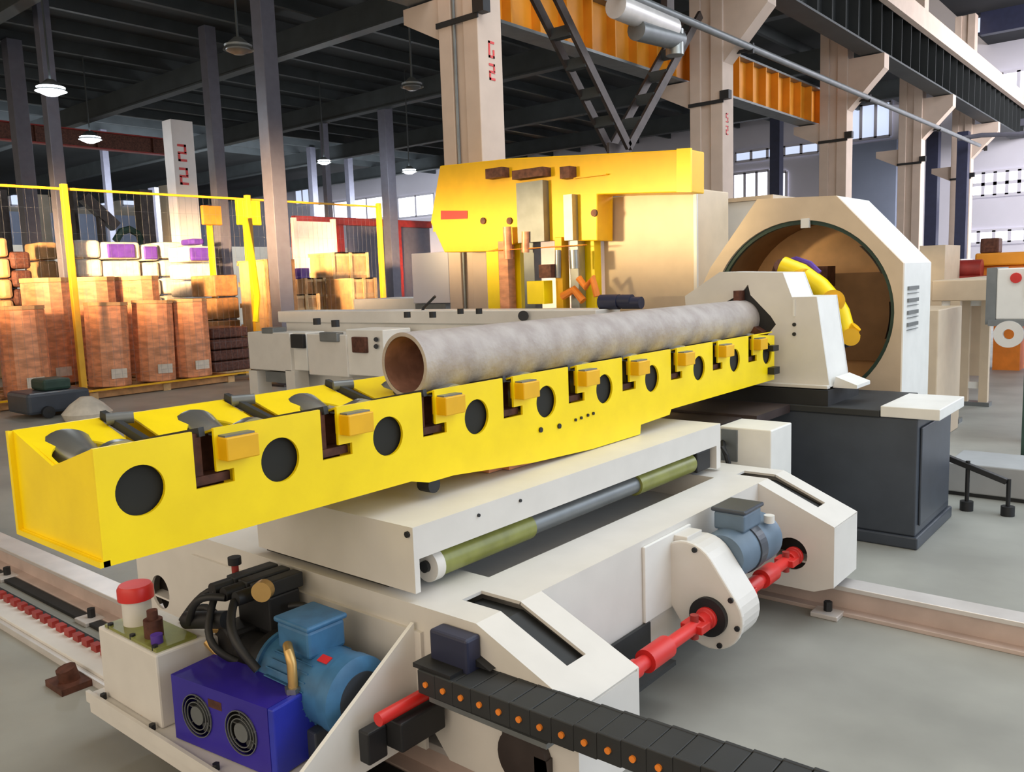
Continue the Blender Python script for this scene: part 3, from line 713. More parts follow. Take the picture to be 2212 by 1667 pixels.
yh.part('lift_column', onh(1232, 420, 1248, 520, -.10, -.005), 'steel')
for px, py in ((1045, 477), (1102, 477), (1285, 460)): 
    p_ = at(px, py, y=HYY); yh.part('hood_bolt', MB().cyl((p_.x, HYY - .02, p_.z), (p_.x, HYY, p_.z), .035, n=12), 'rust_dark')
yh.part('cross_bar', onh(1070, 530, 1275, 541, -.12, -.05), 'orange', .004)
z_ = {}
def leg(px0, px1, m, d, nm='support_leg'):
    a = at(px0, 600, y=HYY + d); b = at(px1, 600, y=HYY + d)
    yh.part(nm, MB().box(a.x, b.x, HYY + d, HYY + d + .12, 0, 2.2), m, .005)
leg(1052, 1078, 'yellow', .05); leg(1100, 1125, 'yellow', .1); leg(1078, 1098, 'copper_wrap', -.05, 'air_pipe')
leg(1132, 1155, 'grey_steel', .0, 'air_pipe'); leg(1200, 1215, 'yellow_tab', -.04); leg(1232, 1250, 'steel', .0, 'air_pipe'); leg(1258, 1285, 'yellow', .15)
yh.part('tool_box', onh(1165, 605, 1200, 655, -.2, -.05), 'yellow', .006)
yh.part('valve_block', onh(1190, 570, 1215, 600, -.2, -.08), 'rust_dark', .006)
yh.part('torch_cylinder', MB().cyl(at(1240, 540, y=HYY - .1), at(1242, 580, y=HYY - .1), .05, n=16).cyl(at(1205, 540, y=HYY - .1), at(1205, 600, y=HYY - .1), .03, n=12), 'steel')
yh.part('torch_cylinder', MB().cyl(at(1095, 490, y=HYY - .1), at(1098, 560, y=HYY - .1), .045, n=16).cyl(at(1135, 500, y=HYY - .12), at(1135, 545, y=HYY - .12), .04, n=12), 'copper_wrap')
yh.part('orange_fittings', MB().tube([at(1250, 600, y=HYY - .1), at(1265, 620, y=HYY - .1), at(1280, 600, y=HYY - .1), at(1290, 640, y=HYY - .1)], .035, 8).tube([at(1215, 640, y=HYY - .1), at(1240, 625, y=HYY - .1), at(1260, 650, y=HYY - .1)], .04, 8), 'orange')
for i, (px, py, rr) in enumerate(((1318, 652, .07), (1345, 650, .06), (1365, 654, .055))):
    p_ = at(px, py, y=6.6)
    one('gas_hose_reel', MB().cyl((p_.x - .1, 6.6, p_.z), (p_.x + .1, 6.6, p_.z), rr, n=18), 'navy', ['black round hose reel on the white bench left of two blue ones', 'middle dark blue hose reel on the white bench', 'dark blue hose reel on the white bench beside the beige enclosure'][i], 'hose reel', 'round dark hose reels on the bench')

# ================================================================= white benches behind the pipe
def pbox(px0, px1, pyb, pyt, y, dy, ref=None):
    """upright box whose front (facing -y) covers the pixel range"""
    a = at(px0, pyb, y=y); b = at(px1, pyb, y=y); c = at((px0 + px1) / 2, pyt, y=y); d = at((px0 + px1) / 2, pyb, y=y)
    return MB().box(a.x, b.x, y, y + dy, d.z, c.z)
b1 = T('roller_bench', 'cream cabinet bench with a square black socket left of the pipe end', 'bench', (-8.6, 6.3, 0))
b1.part('cabinet', pbox(540, 630, 800, 718, 6.0, .33), 'cream', .01)
b1.part('white_cover', pbox(630, 665, 800, 718, 6.05, .28), 'white_paint', .01)
b1.part('black_socket', pbox(628, 655, 752, 722, 5.98, .05), 'black', .01)
b1.part('grey_clamp', pbox(565, 590, 722, 708, 6.0, .2), 'grey_steel', .01)
for px in (545, 625):
    a = at(px, 800, y=6.0); b1.part('leg', MB().box(a.x - .08, a.x + .10, 6.0, 6.2, 0, a.z), 'cream')
b1.part('under_box', pbox(575, 618, 826, 803, 6.05, .25), 'grey_steel')
b2 = T('roller_bench', 'cream and white cabinet bench with dark display window directly behind the pipe mouth', 'bench', (-6.9, 6.3, 0))
b2.part('cabinet', pbox(668, 752, 812, 722, 5.9, .42), 'cream', .01)
b2.part('white_cover', pbox(752, 832, 812, 712, 5.92, .40), 'white_paint', .01)
b2.part('display_window', pbox(760, 790, 762, 728, 5.88, .05), 'rust_dark', .01, label='dark brown display window')
b2.part('grey_clamp', pbox(690, 728, 738, 718, 5.86, .1), 'grey_steel', .01)
b2.part('bench_leg', MB().box(-7.5, -7.3, 6.0, 6.3, 0, .8), 'cream')
b2.part('bench_leg', MB().box(-6.3, -6.1, 6.0, 6.3, 0, .8), 'cream')
for py in (733, 748):
    b2.part('button', MB().cyl(at(812, py, y=5.88), at(812, py, y=5.93), .025, n=10), 'black')
b3 = T('long_white_bench', 'long low white work bench running behind the steel pipe toward the beige enclosure', 'bench', (-5.6, 6.4, 0))
a = at(620, 700, y=6.5); b = at(1300, 660, y=6.5)
b3.part('bench_top', MB().box(a.x, -4.3, 6.37, 6.78, 1.36, 1.50), 'cream', .01)
b3.part('bench_body', MB().box(a.x + .1, -4.4, 6.42, 6.74, 0.0, 1.36), 'white_paint')
for px, py in ((685, 695), (725, 700), (880, 680), (935, 680), (995, 672), (1035, 672)):
    p_ = at(px, py + 6, z=1.50)
    b3.part('bench_knob', MB().cyl((p_.x, p_.y, 1.5), (p_.x, p_.y, 1.55), .03, n=10), 'black')
b3.part('lever', MB().tube([at(905, 690, y=6.5), at(915, 665, y=6.5), at(940, 640, y=6.5)], .015, 8), 'black')
b3.part('round_handle', MB().cyl(at(1130, 682, y=6.3), at(1132, 682, y=6.4), .05, n=14), 'black')
q_ = pbox(765, 900, 672, 645, 7.6, .8); q_.v = [Vector((v.x, v.y, 0 if v.z < 1.6 else v.z)) for v in q_.v]
one('white_crate', q_, 'cream', 'pale glowing low crate behind the bench left of the grey panel', 'crate', bevel=.01)
one('grey_switch_panel', pbox(893, 972, 655, 545, 7.5, .3), 'wall_grey', 'grey switch panel under the left end of the yellow hood', 'panel', bevel=.01)
one('panel_stand', pbox(900, 965, 720, 656, 7.55, .2), 'grey_steel', 'grey stand under the grey switch panel', 'stand')

# ================================================================= right side, far
def post(name, px, w, y, z0, z1, m, label, cat='post', group=None, dy=None):
    a = at(px, 600, y=y)
    return one(name, MB().box(a.x - w / 2, a.x + w / 2, y, y + (dy or w), z0, z1), m, label, cat, group)
wb = T('white_plinth_box', 'low pale grey machine plinth on the floor at the right edge behind the dark base', 'plinth', (-.6, 7.4, 0))
wb.part('plinth_body', MB().box(-1.55, .4, 7.15, 7.7, .03, .26), 'grey_panel', .01)
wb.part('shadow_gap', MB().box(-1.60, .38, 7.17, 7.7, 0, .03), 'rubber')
op = T('outrigger', 'black outrigger bar with leveling feet sticking out right of the dark base', 'outrigger', (-1.1, 6.6, 0))
p0, p1 = at(2040, 985, y=6.75), at(2175, 1040, y=6.75)
op.part('bar', MB().bar(p0, p1, .05, .04), 'black', .004)
for px, py in ((2090, 1030), (2178, 1070)):
    p_ = at(px, py, y=6.75)
    w_ = op.part('leveling_foot', MB().cyl((p_.x, 6.75, 0), (p_.x, 6.75, .07), .045, n=14).cyl((p_.x, 6.75, .07), (p_.x, 6.75, p_.z + .12), .015, n=8), 'black')
cnl = T('control_pedestal', 'white control cabinet with a red mark at the right picture edge', 'control cabinet', (-.6, 9.5, 0))
A = at(2150, 690, y=9.5); B = at(2150, 580, y=9.5)
cnl.part('cabinet_head', MB().box(A.x, A.x + .9, 9.5, 9.9, A.z, B.z), 'white_paint', .012)
cnl.part('side_cover', MB().box(A.x - .09, A.x, 9.5, 10.1, A.z - .05, B.z + .01), 'grey_steel')
p_ = at(2195, 600, y=9.5)
cnl.part('red_mark', MB().cyl((p_.x, 9.485, p_.z), (p_.x, 9.5, p_.z), .05, n=16), 'red', label='red round mark')
cnl.part('screen', MB().box(A.x + .25, A.x + .7, 9.488, 9.5, A.z + .22, A.z + .50), 'grey_steel')
cnl.part('tray', MB().box(A.x - .05, A.x + .9, 9.42, 9.95, A.z - .06, A.z), 'grey_steel')
cnl.part('column', MB().box(A.x + .35, A.x + .62, 9.6, 9.8, 0, A.z - .06), 'white_paint')
p_ = at(2178, 722, y=9.4)
cnl.part('hand_wheel', MB().tubering((p_.x, 9.4, p_.z), (p_.x, 9.46, p_.z), .13, .05), 'cream')
one('edge_post', MB().box(at(2208, 900, y=7.8).x, at(2212, 900, y=7.8).x + .03, 7.8, 7.84, 0, 1.15), 'green_dark', 'thin dark upright post at the right picture edge', 'post')
# pale leg-framed conveyor on the right
lf = T('leg_frame_conveyor', 'pale beige conveyor section on braced legs standing right of the ring machine', 'conveyor', (-1.9, 11, 0))
Y0 = 10.5
XR = at(2010, 700, y=Y0).x; XR2 = at(2135, 700, y=Y0).x
zt = at(2060, 605, y=Y0).z; zb = at(2060, 650, y=Y0).z
lf.part('side_beam', MB().box(XR, XR2, Y0, Y0 + 5, zb, zt), 'cream_far', .01)
for px in (2022, 2062, 2085, 2128):
    a = at(px, 700, y=Y0 + (0 if px < 2070 else 1.4)); yy = Y0 + (0 if px < 2070 else 1.4)
    lf.part('leg', MB().box(a.x - .05, a.x + .05, yy, yy + .1, 0, zb), 'cream_far')
for px0, px1, yy in ((2022, 2062, Y0), (2085, 2128, Y0 + 1.4)):
    a = at(px0, 700, y=yy); b = at(px1, 700, y=yy)
    lf.part('leg_brace', MB().box(a.x, b.x, yy + .02, yy + .08, .22, .30).box(a.x, b.x, yy + .02, yy + .08, zb - .12, zb), 'white_paint')
    lf.part('rear_panel', MB().box(a.x, b.x, yy + .3, yy + .32, .35, zb - .1), 'cream_far')
    lf.part('foot', MB().box(a.x - .08, b.x + .08, yy - .03, yy + .15, 0, .05), 'grey_steel')
one('side_cabinet', MB().box(at(2003, 600, y=9.2).x - .5, at(2030, 600, y=9.2).x, 9.2, 10.2, 0, 1.35), 'cream_far', 'pale beige cabinet squeezed between the ring machine and the leg-framed conveyor', 'cabinet', bevel=.01)
ob = T('orange_press', 'orange yellow horizontal beam machine far right above the white control cabinet', 'machine', (1, 16, 0))
a = at(2105, 575, y=16); b = at(2240, 542, y=16)
ob.part('beam', MB().box(a.x, b.x + 1.5, 16, 16.7, a.z, b.z), 'crane_orange', .03)
ob.part('lower_beam', MB().box(a.x - .2, b.x + 1.5, 16.1, 16.6, a.z - .18, a.z), 'orange', .02)
p_ = at(2140, 530, y=16.3)
ob.part('motor_head', MB().box(p_.x - .14, p_.x + .14, 16.2, 16.5, b.z, p_.z + .12), 'rust_dark', .02)
ob.part('stand', MB().box(a.x + .3, a.x + .7, 16.1, 16.6, 0, a.z - .18).box(b.x, b.x + .4, 16.1, 16.6, 0, a.z - .18), 'orange')
p_ = at(2095, 582, y=15.8)
one('red_machine', MB().cyl((p_.x - .2, 15.7, p_.z), (p_.x + .2, 15.7, p_.z), .16, n=16).box(p_.x - .25, p_.x + .25, 15.5, 15.9, 0, p_.z - .1), 'red_dark', 'small dark red machine in front of the orange beam machine', 'machine')
for i, (px0, px1, pyt, y, m, lab) in enumerate(((1985, 2040, 530, 14.5, 'cream_far', 'far pale panel cabinet left of the orange machine'), (2040, 2075, 560, 18, 'white_paint', 'far white cabinet between pale panel cabinet and red machine'))):
    one('far_cabinet', MB().box(at(px0, 600, y=y).x, at(px1, 600, y=y).x, y, y + 1, 0, at((px0 + px1) / 2, pyt, y=y).z), m, lab, 'cabinet', 'far cabinets on the right')
# ================================================================= building: concrete columns along x = -6.7
XCOL = -6.72
YC = [7.55, 13.6, 19.7, 25.8, 31.9]
wid = .60
which = ['nearest', 'second', 'third', 'fourth', 'fifth', 'farthest']
def digits(t, chars, x, y0, z0, h, m='red'):
    """stencilled numerals as thin strokes on the +x face"""
    SEG = {'C': 'afed', 'G': 'afedc', '5': 'afgcd', '2': 'abged', '3': 'abgcd', 'S': 'afgcd', '1': 'bc', '0': 'abcdef', 'Z': 'abged'}
    mb = MB(); w = h * .55; t_ = h * .14
    for k, c in enumerate(chars):
        zt = z0 - k * h * 1.35
        seg = {'a': (y0, y0 + w, zt - t_, zt), 'g': (y0, y0 + w, zt - h / 2 - t_ / 2, zt - h / 2 + t_ / 2), 'd': (y0, y0 + w, zt - h, zt - h + t_),
               'f': (y0, y0 + t_, zt - h / 2, zt), 'e': (y0, y0 + t_, zt - h, zt - h / 2), 'b': (y0 + w - t_, y0 + w, zt - h / 2, zt), 'c': (y0 + w - t_, y0 + w, zt - h, zt - h / 2)}
        for q in SEG[c]:
            a = seg[q]; mb.box(x, x + .006, a[0], a[1], a[2], a[3])
    t.part('red_numerals', mb, m, label='red stencilled numerals')
for i, y in enumerate(YC):
    t = T('concrete_column', 'tall beige concrete column, %s of the row carrying the crane runway' % which[i], 'column', (XCOL, y, 0), 'concrete columns of the crane runway')
    x0_, x1_ = XCOL - wid / 2, XCOL + wid / 2
    web = MB().box(x0_ + .03, x1_ - .05, y - .20, y + .13, 0, 9.8)
    web.box(x0_, x0_ + .20, y - .24, y + .17, 0, 9.8).box(x1_ - .22, x1_, y - .24, y + .17, 0, 9.8)
    t.part('shaft', web, 'concrete', .01)
    zc = 6.9
    cb_ = MB().prism([(x1_, 5.22), (x1_, 6.3), (x1_ + .75, 6.3), (x1_ + .75, 6.0)], y - .2, y + .13)
    cb_.prism([(x0_, 4.55), (x0_, 5.02), (x0_ - .6, 5.02), (x0_ - .6, 4.85)], y - .2, y + .13)
    t.part('corbel', cb_, 'concrete')
    z1 = (4.7, 4.6, 4.6, 4.6, 4.6, 4.6)[i]
    t.part('steel_strap', MB().box(x0_ - .02, x1_ + .02, y - .26, y - .24, z1 - .03, z1 + .03).box(x1_ - .04, x1_ + .12, y - .27, y - .15, z1 + .02, z1 + .16), 'black')
    if i == 0:
        digits(t, 'G2', x1_ + .001, y - .07, 4.46, .18)
        t.part('conduit', MB().cyl((x0_ + .24, y - .23, 0), (x0_ + .24, y - .23, 8), .018, n=8), 'grey_steel')
    if i == 1: digits(t, '52', x1_ + .001, y - .12, 4.42, .15)
# crane runway girders
def girder_run(name, xc, w, z0, z1, mweb, mfl, y0, y1, step, label, cat='crane runway'):
    t = T(name, label, cat, (xc, y0, z0))
    t.part('web_plate', MB().box(xc - .02, xc + .02, y0, y1, z0 + .03, z1 - .03), mweb)
    rb_ = MB(); y = y0
    while y < y1:
        rb_.box(xc + .02, xc + w / 2 - .01, y, y + .03, z0 + .03, z1 - .03); y += step
    t.part('stiffener_ribs', rb_, mweb)
    t.part('bottom_flange', MB().box(xc - w / 2, xc + w / 2, y0, y1, z0, z0 + .04), mfl)
    t.part('top_flange', MB().box(xc - w / 2, xc + w / 2, y0, y1, z1 - .04, z1), mfl)
    return t
girder_run('crane_runway', -7.35, .36, 5.04, 5.88, 'crane_orange', 'grey_steel', 4.5, 20.4, .62, 'orange ribbed crane girder running behind the row of concrete columns')
g2 = girder_run('crane_runway', -5.95, .44, 6.32, 7.5, 'roof_dark', 'roof_rib', 9.0, 36.8, .75, 'dark ribbed crane girder resting on the corbels toward the bright bay')
g2.part('walkway_edge', MB().box(-5.72, -5.58, 12, 36.8, 7.3, 7.75), 'concrete')
g2.part('rail_head', MB().box(-6.0, -5.9, 9, 36.8, 7.5, 7.6), 'steel')
one('conduit_pipe', MB().cyl((-6.05, 8.0, 5.38), (-6.05, 31, 5.53), .055, n=12), 'grey_steel', 'long dark conduit pipe running along the columns below the corbels', 'pipe')
for i, y in enumerate((7.55, 13.6, 19.7, 25.8, 31.9)):
    one('pipe_hanger', MB().box(-6.1, -6.0, y, y + .05, 5.28 + (y - 8) * .007, 5.44 + (y - 8) * .007).box(-6.42, -6.1, y, y + .04, 5.32 + (y - 8) * .007, 5.37 + (y - 8) * .007), 'black', 'small black bracket holding the long conduit pipe', 'bracket', 'conduit brackets')
# V bracing between the two nearest columns
vb = T('v_bracing', 'dark riveted double-angle steel bracing in a V above the yellow hood', 'bracing', (-6.75, 10.6, 3))
yb_ = at(1338, 320, x=-6.75); ya_ = at(1180, 0, x=-6.75); yc_ = at(1475, 70, x=-6.75)
for k, (q, e) in enumerate(((ya_, .0), (yc_, 0))):
    for dx in (-.16, .16):
        vb.part('angle_bar', MB().bar(yb_ + Vector((dx, 0, 0)), q + Vector((dx, 0, 0)) + (q - yb_) * .15, .05, .13), 'dark_steel')
    for t_ in (.2, .4, .6, .8):
        c_ = yb_.lerp(q, t_)
        vb.part('batten_plate', MB().box(c_.x - .16, c_.x + .16, c_.y - .06, c_.y + .06, c_.z - .07, c_.z + .07), 'roof_rib')
vb.part('gusset_plate', MB().box(-6.77, -6.73, yb_.y - .3, yb_.y + .3, yb_.z - .9, yb_.z + .05), 'dark_steel')
# crane trolley with bright shiny housing
tr = T('crane_trolley', 'shiny white and steel crane trolley hanging at the top by the orange girder', 'crane trolley', (-6.15, 11, 5.5))
a = at(1330, 12, x=-6.15); b = at(1450, 62, x=-6.15)
tr.part('trolley_body', MB().cyl(a, b, .16, n=18), 'rail_top')
tr.part('trolley_motor', MB().cyl(a + Vector((0, .5, -.2)), b + Vector((0, .2, -.12)), .14, n=16), 'grey_steel')
tr.part('hook_block', MB().cyl(b + Vector((0, .1, 0)), b + Vector((0, .1, -.35)), .13, n=16), 'steel')
tr.part('hanger_frame', MB().box(-6.2, -6.1, a.y + .2, a.y + .4, a.z, 6.32), 'dark_steel')
tr.part('hanger_frame', MB().box(-6.2, -6.1, b.y - .2, b.y, b.z, 6.32), 'dark_steel')

# ================================================================= left bay roof and columns
struct('ceiling', MB().box(-63, -7.05, -6, 37, 8.5, 8.6), 'roof_dark')
def fam(name, label, n, fn, m, cat, group):
    for i in range(n):
        one(name, fn(i), m, label, cat, group)
for i in range(17):
    x = -8.2 - i * 1.75
    one('roof_purlin', MB().box(x - .06, x + .06, -5, 36.9, 8.2, 8.5), 'roof_rib', 'long dark grey purlin under the dark roof of the left bay', 'purlin', 'purlins of the dark roof')
for i, y in enumerate((1.5, 7.5, 13.6, 19.7, 25.8, 31.9)):
    t = T('roof_beam', 'dark steel rafter crossing under the dark roof of the left bay', 'beam', (-20, y, 7.7), 'rafters of the dark roof')
    t.part('beam_web', MB().box(-61.9, -7.1, y - .05, y + .05, 7.6, 8.2), 'roof_rib')
    t.part('beam_flange', MB().box(-61.9, -7.1, y - .15, y + .15, 7.56, 7.6), 'roof_rib')
def colat(px, depth, w, label, top=8.2, m='column_grey'):
    d = RC @ Vector(((px - CXP) / FPX, -(620 - CYP) / FPX, -1.0))
    p_ = CAM + d * depth
    t = T('steel_column', label, 'column', (p_.x, p_.y, 0), 'grey steel columns of the left bay')
    t.part('column_shaft', MB().box(p_.x - w / 2, p_.x + w / 2, p_.y - w / 2, p_.y + w / 2, 0, top), m, .01)
    t.part('base_plate', MB().box(p_.x - w, p_.x + w, p_.y - w, p_.y + w, 0, .04), 'dark_steel')
    return p_
colat(608, 15.5, .30, 'widest grey steel column running up out of the picture left of the yellow hood')
colat(489, 21.5, .30, 'grey steel column with bright left edge behind the small yellow sign box')
colat(148, 19, .26, 'grey steel column just beside the nearest yellow fence post')
colat(80, 22, .36, 'grey steel column farthest to the left of the picture')
colat(851, 29, .36, 'slim grey column standing left of the yellow hood')
colat(720, 31, .22, 'thin dark column in front of the white board')
colat(252, 34, .24, 'thin blue-grey column behind the stacked white bags')
colat(690, 40, .3, 'thin pale column near the far windows left of the white board')
colat(768, 42, .3, 'thin pale column near the far windows right of the white board')
t = T('concrete_column', 'short-looking pale concrete column with red mark far behind the fence', 'column', (-24, 17, 0))
a = at(412, 600, x=-24)
t.part('shaft', MB().box(-24.3, -23.8, a.y - .35, a.y + .35, 0, 6.8), 'concrete_white', .01)
digits(t, '22', -23.798, a.y - .2, 6.1, .5)
# lamps
def lamp(px, py, x, r, lit, label):
    p_ = at(px, py, x=x)
    t = T('hanging_lamp', label, 'lamp', (p_.x, p_.y, p_.z), 'hall lamps under the dark roof')
    t.part('lamp_shade', MB().lathe((p_.x, p_.y, p_.z - .02), (p_.x, p_.y, p_.z + r * .7), [(0, r), (.5, r * .7), (1, r * .25)], 20, False), 'steel')
    t.part('lamp_bulb', MB().lathe((p_.x, p_.y, p_.z - r * .35), (p_.x, p_.y, p_.z + .05), [(0, r * .35), (.4, r * .8), (1, r * .9)], 20), 'lamp_light' if lit else 'grey_steel')
    t.part('lamp_rod', MB().cyl((p_.x, p_.y, p_.z + r * .6), (p_.x, p_.y, 8.5), .02, n=6), 'roof_rib')
    if lit:
        l = bpy.data.lights.new('lamp_glow', 'POINT'); l.energy = 90; l.color = (.9, .96, 1); l.shadow_soft_size = .2
        o = bpy.data.objects.new('lamp_glow', l); COL.objects.link(o); o.location = p_ - Vector((0, 0, r * .6)); 
lamp(110, 195, -16, .26, True, 'brightly lit hanging hall lamp at the upper left')
lamp(195, 300, -24, .30, True, 'lit hanging hall lamp in front of the faint orange girder')
lamp(700, 350, -22, .22, True, 'small lit lamp above the white board')
lamp(884, 370, -20, .24, True, 'small lit lamp close to the left end of the yellow hood')
lamp(515, 105, -12, .24, False, 'unlit hanging lamp at the top beside the widest grey column')
lamp(890, 186, -12, .22, False, 'unlit hanging lamp near the nearest concrete column')
girder_run('crane_runway', -30, .3, 6.75, 7.35, 'rust_dark', 'red_dark', 2.0, 17.5, 2.0, 'faint rust orange girder far away at the left under the dark roof')

# ================================================================= far walls with windows
struct('wall_back', MB().box(-62, 30, 37, 37.3, 0, 12), 'wall_grey')
struct('wall_left', MB().box(-62.3, -62, -6, 37, 0, 9), 'wall_brown')
wn = 0
def window_y(px0, px1, pyb, pyt, y, n, m='window_light', rows=1):
    global wn; wn += 1
    a = at(px0, (pyb + pyt) / 2, y=y); b = at(px1, (pyb + pyt) / 2, y=y)
    z0 = at((px0 + px1) / 2, pyb, y=y).z; z1 = at((px0 + px1) / 2, pyt, y=y).z
    o = struct('window_%d' % wn, MB().box(a.x, b.x, y - .06, y - .02, z0, z1), m)
    fr = MB(); w = (b.x - a.x)
    for i in range(n + 1): fr.box(a.x + w * i / n - .06, a.x + w * i / n + .06, y - .10, y - .05, z0, z1)
    for z in [z0 + (z1 - z0) * k / rows for k in range(rows + 1)]: fr.box(a.x, b.x, y - .10, y - .05, z - .06, z + .06)
    mesh('window_frame', fr, 'wall_grey', o)
def window_x(px0, px1, pyb, pyt, x, n, m='window_light'):
    global wn; wn += 1
    a = at(px0, (pyb + pyt) / 2, x=x); b = at(px1, (pyb + pyt) / 2, x=x)
    z0 = at((px0 + px1) / 2, pyb, x=x).z; z1 = at((px0 + px1) / 2, pyt, x=x).z
    o = struct('window_%d' % wn, MB().box(x + .02, x + .06, a.y, b.y, z0, z1), m)
    fr = MB(); w = (b.y - a.y)
    for i in range(n + 1): fr.box(x + .05, x + .10, a.y + w * i / n - .08, a.y + w * i / n + .08, z0, z1)
    for z in (z0, z1): fr.box(x + .05, x + .10, a.y, b.y, z - .08, z + .08)
    mesh('window_frame', fr, 'wall_grey', o)
YB = 37
window_y(2092, 2400, 205, 145, YB, 8)
window_y(2075, 2400, 415, 362, YB, 12, rows=2)
window_y(2082, 2400, 520, 492, YB, 9)
window_y(1585, 1662, 432, 372, YB, 3)
window_y(1676, 1700, 432, 372, YB, 1)
window_y(1838, 1890, 205, 178, YB, 2)
window_y(1830, 1925, 300, 225, YB, 3, 'window_dim')
window_y(1590, 1770, 340, 318, YB, 5, 'window_dim')
struct('trim_1', MB().box(-6, 30, 36.7, 37, at(2150, 275, y=37).z - .1, at(2150, 275, y=37).z + .15).box(-6, 30, 36.7, 37, at(2150, 298, y=37).z - .1, at(2150, 298, y=37).z + .1), 'column_grey')
struct('trim_2', MB().box(at(1835, 400, y=36.5).x, at(1935, 400, y=36.5).x, 36.5, 36.9, 0, at(1880, 308, y=36.5).z), 'wall_blue')
window_y(690, 832, 478, 432, YB, 4)
window_y(862, 940, 468, 422, YB, 2)
window_y(640, 685, 440, 400, YB, 3, 'window_dim')
window_x(20, 60, 445, 415, -61.9, 1, 'window_dim')
window_x(170, 240, 445, 412, -61.9, 2, 'window_dim')
window_x(262, 300, 445, 412, -61.9, 1, 'window_dim')
struct('trim_3', MB().box(-61.98, -61.6, 22, 37, 4.2, 7.4), 'wall_blue')
# near bay roof in the far distance
rfm = MB()
zr = 9.9
for y0, y1 in ((9, 32.8), (35.0, 37)): rfm.box(-7.05, 24, y0, y1, zr, zr + .15)
struct('ceiling', rfm, 'roof_black')
struct('window_20', MB().box(-7.05, 24, 32.8, 35.0, zr + .05, zr + .1), 'window_dim')
for i, y in enumerate((13.6, 19.7, 25.2, 32.3)):
    one('roof_beam', MB().box(-6.38, 24, y - .15, y + .15, zr - .7, zr), 'navy', ['dark deep roof beam of the bright bay nearest to the viewer', 'second dark roof beam of the bright bay', 'third dark roof beam of the bright bay', 'farthest dark roof beam against the end wall of the bright bay'][i], 'beam', 'roof beams of the bright bay')
for px, y, lab in ((2070, 31, 'dark steel wind post rising right of the far concrete columns'), (2006, 34, 'thin dark steel post between the far concrete columns')):
    post('wind_post', px, .32 if px > 2050 else .4, y, 0, at(px, 285, y=y).z, 'navy', lab)
post('wind_post', 1672, .36, 30, 0, at(1672, 255, y=30).z, 'navy', 'dark steel post seen between the second and third concrete columns')
one('service_pipe', MB().tube([at(2070, 300, y=29.8), at(2120, 292, y=29.8), at(2260, 288, y=29.8)], .07, 8), 'column_grey', 'dark horizontal pipe crossing the far end wall at the right', 'pipe')

# ================================================================= yellow fence
FX = -14.6
fe = T('mesh_fence', 'yellow wire safety fence with tall posts in front of the drum store', 'fence', (FX, 10, 0))
FY = [2.9, 6.22, 9.65, 13.02]
for y in FY:
    f = fe.part('fence_post', MB().box(FX - .05, FX + .05, y - .05, y + .05, 0, 3.60), 'fence_yellow', .01)
    fe.sub(f, 'post_foot', MB().box(FX - .16, FX + .16, y - .16, y + .16, 0, .03), 'yellow_tab')
for a, b in zip(FY[:-1], FY[1:]):
    fr = MB().box(FX - .02, FX + .02, a + .06, b - .06, 3.50, 3.54)
    fe.part('top_rail', fr, 'fence_yellow')
    fe.part('bottom_rail', MB().box(FX - .02, FX + .02, a + .06, b - .06, .15, .18), 'yellow_tab')
    wr = MB(); y = a + .2
    while y < b - .1:
        wr.box(FX - .001, FX + .001, y, y + .002, .2, 3.5); y += .12
    z = .4
    while z < 3.4: wr.box(FX - .001, FX + .001, a + .08, b - .08, z, z + .002); z += .4
    fe.part('wire_mesh', wr, 'grey_steel', label='fine grey wire mesh')
for (px0, py0, px1, py1, x, m, lab) in ((440, 445, 478, 485, -18, 'orange', 'dull orange sign box behind the fence left of the bright yellow one'), (516, 430, 562, 485, -16.2, 'yellow', 'bright yellow sign box beside the second fence post')):
    a = at(px0, py1, x=x); b = at(px1, py0, x=x)
    one('sign_box', MB().box(x - .1, x, a.y, b.y, a.z, b.z), m, lab, 'sign box', bevel=.02)
    one('sign_post', MB().box(x - .22, x - .12, (a.y + b.y) / 2 - .05, (a.y + b.y) / 2 + .05, 0, b.z - .05), 'yellow_tab', 'thin yellow post holding the ' + ('dull orange sign box' if m == 'orange' else 'bright yellow sign box'), 'post')
p_ = at(540, 640, x=-14.5)
one('yellow_hose', MB().tube([at(528, 470, x=-14.45), at(545, 560, x=-14.45), at(556, 640, x=-14.45), at(552, 695, x=-14.45)], .06, 8), 'yellow', 'bright yellow hose hanging down along the second fence post', 'hose')

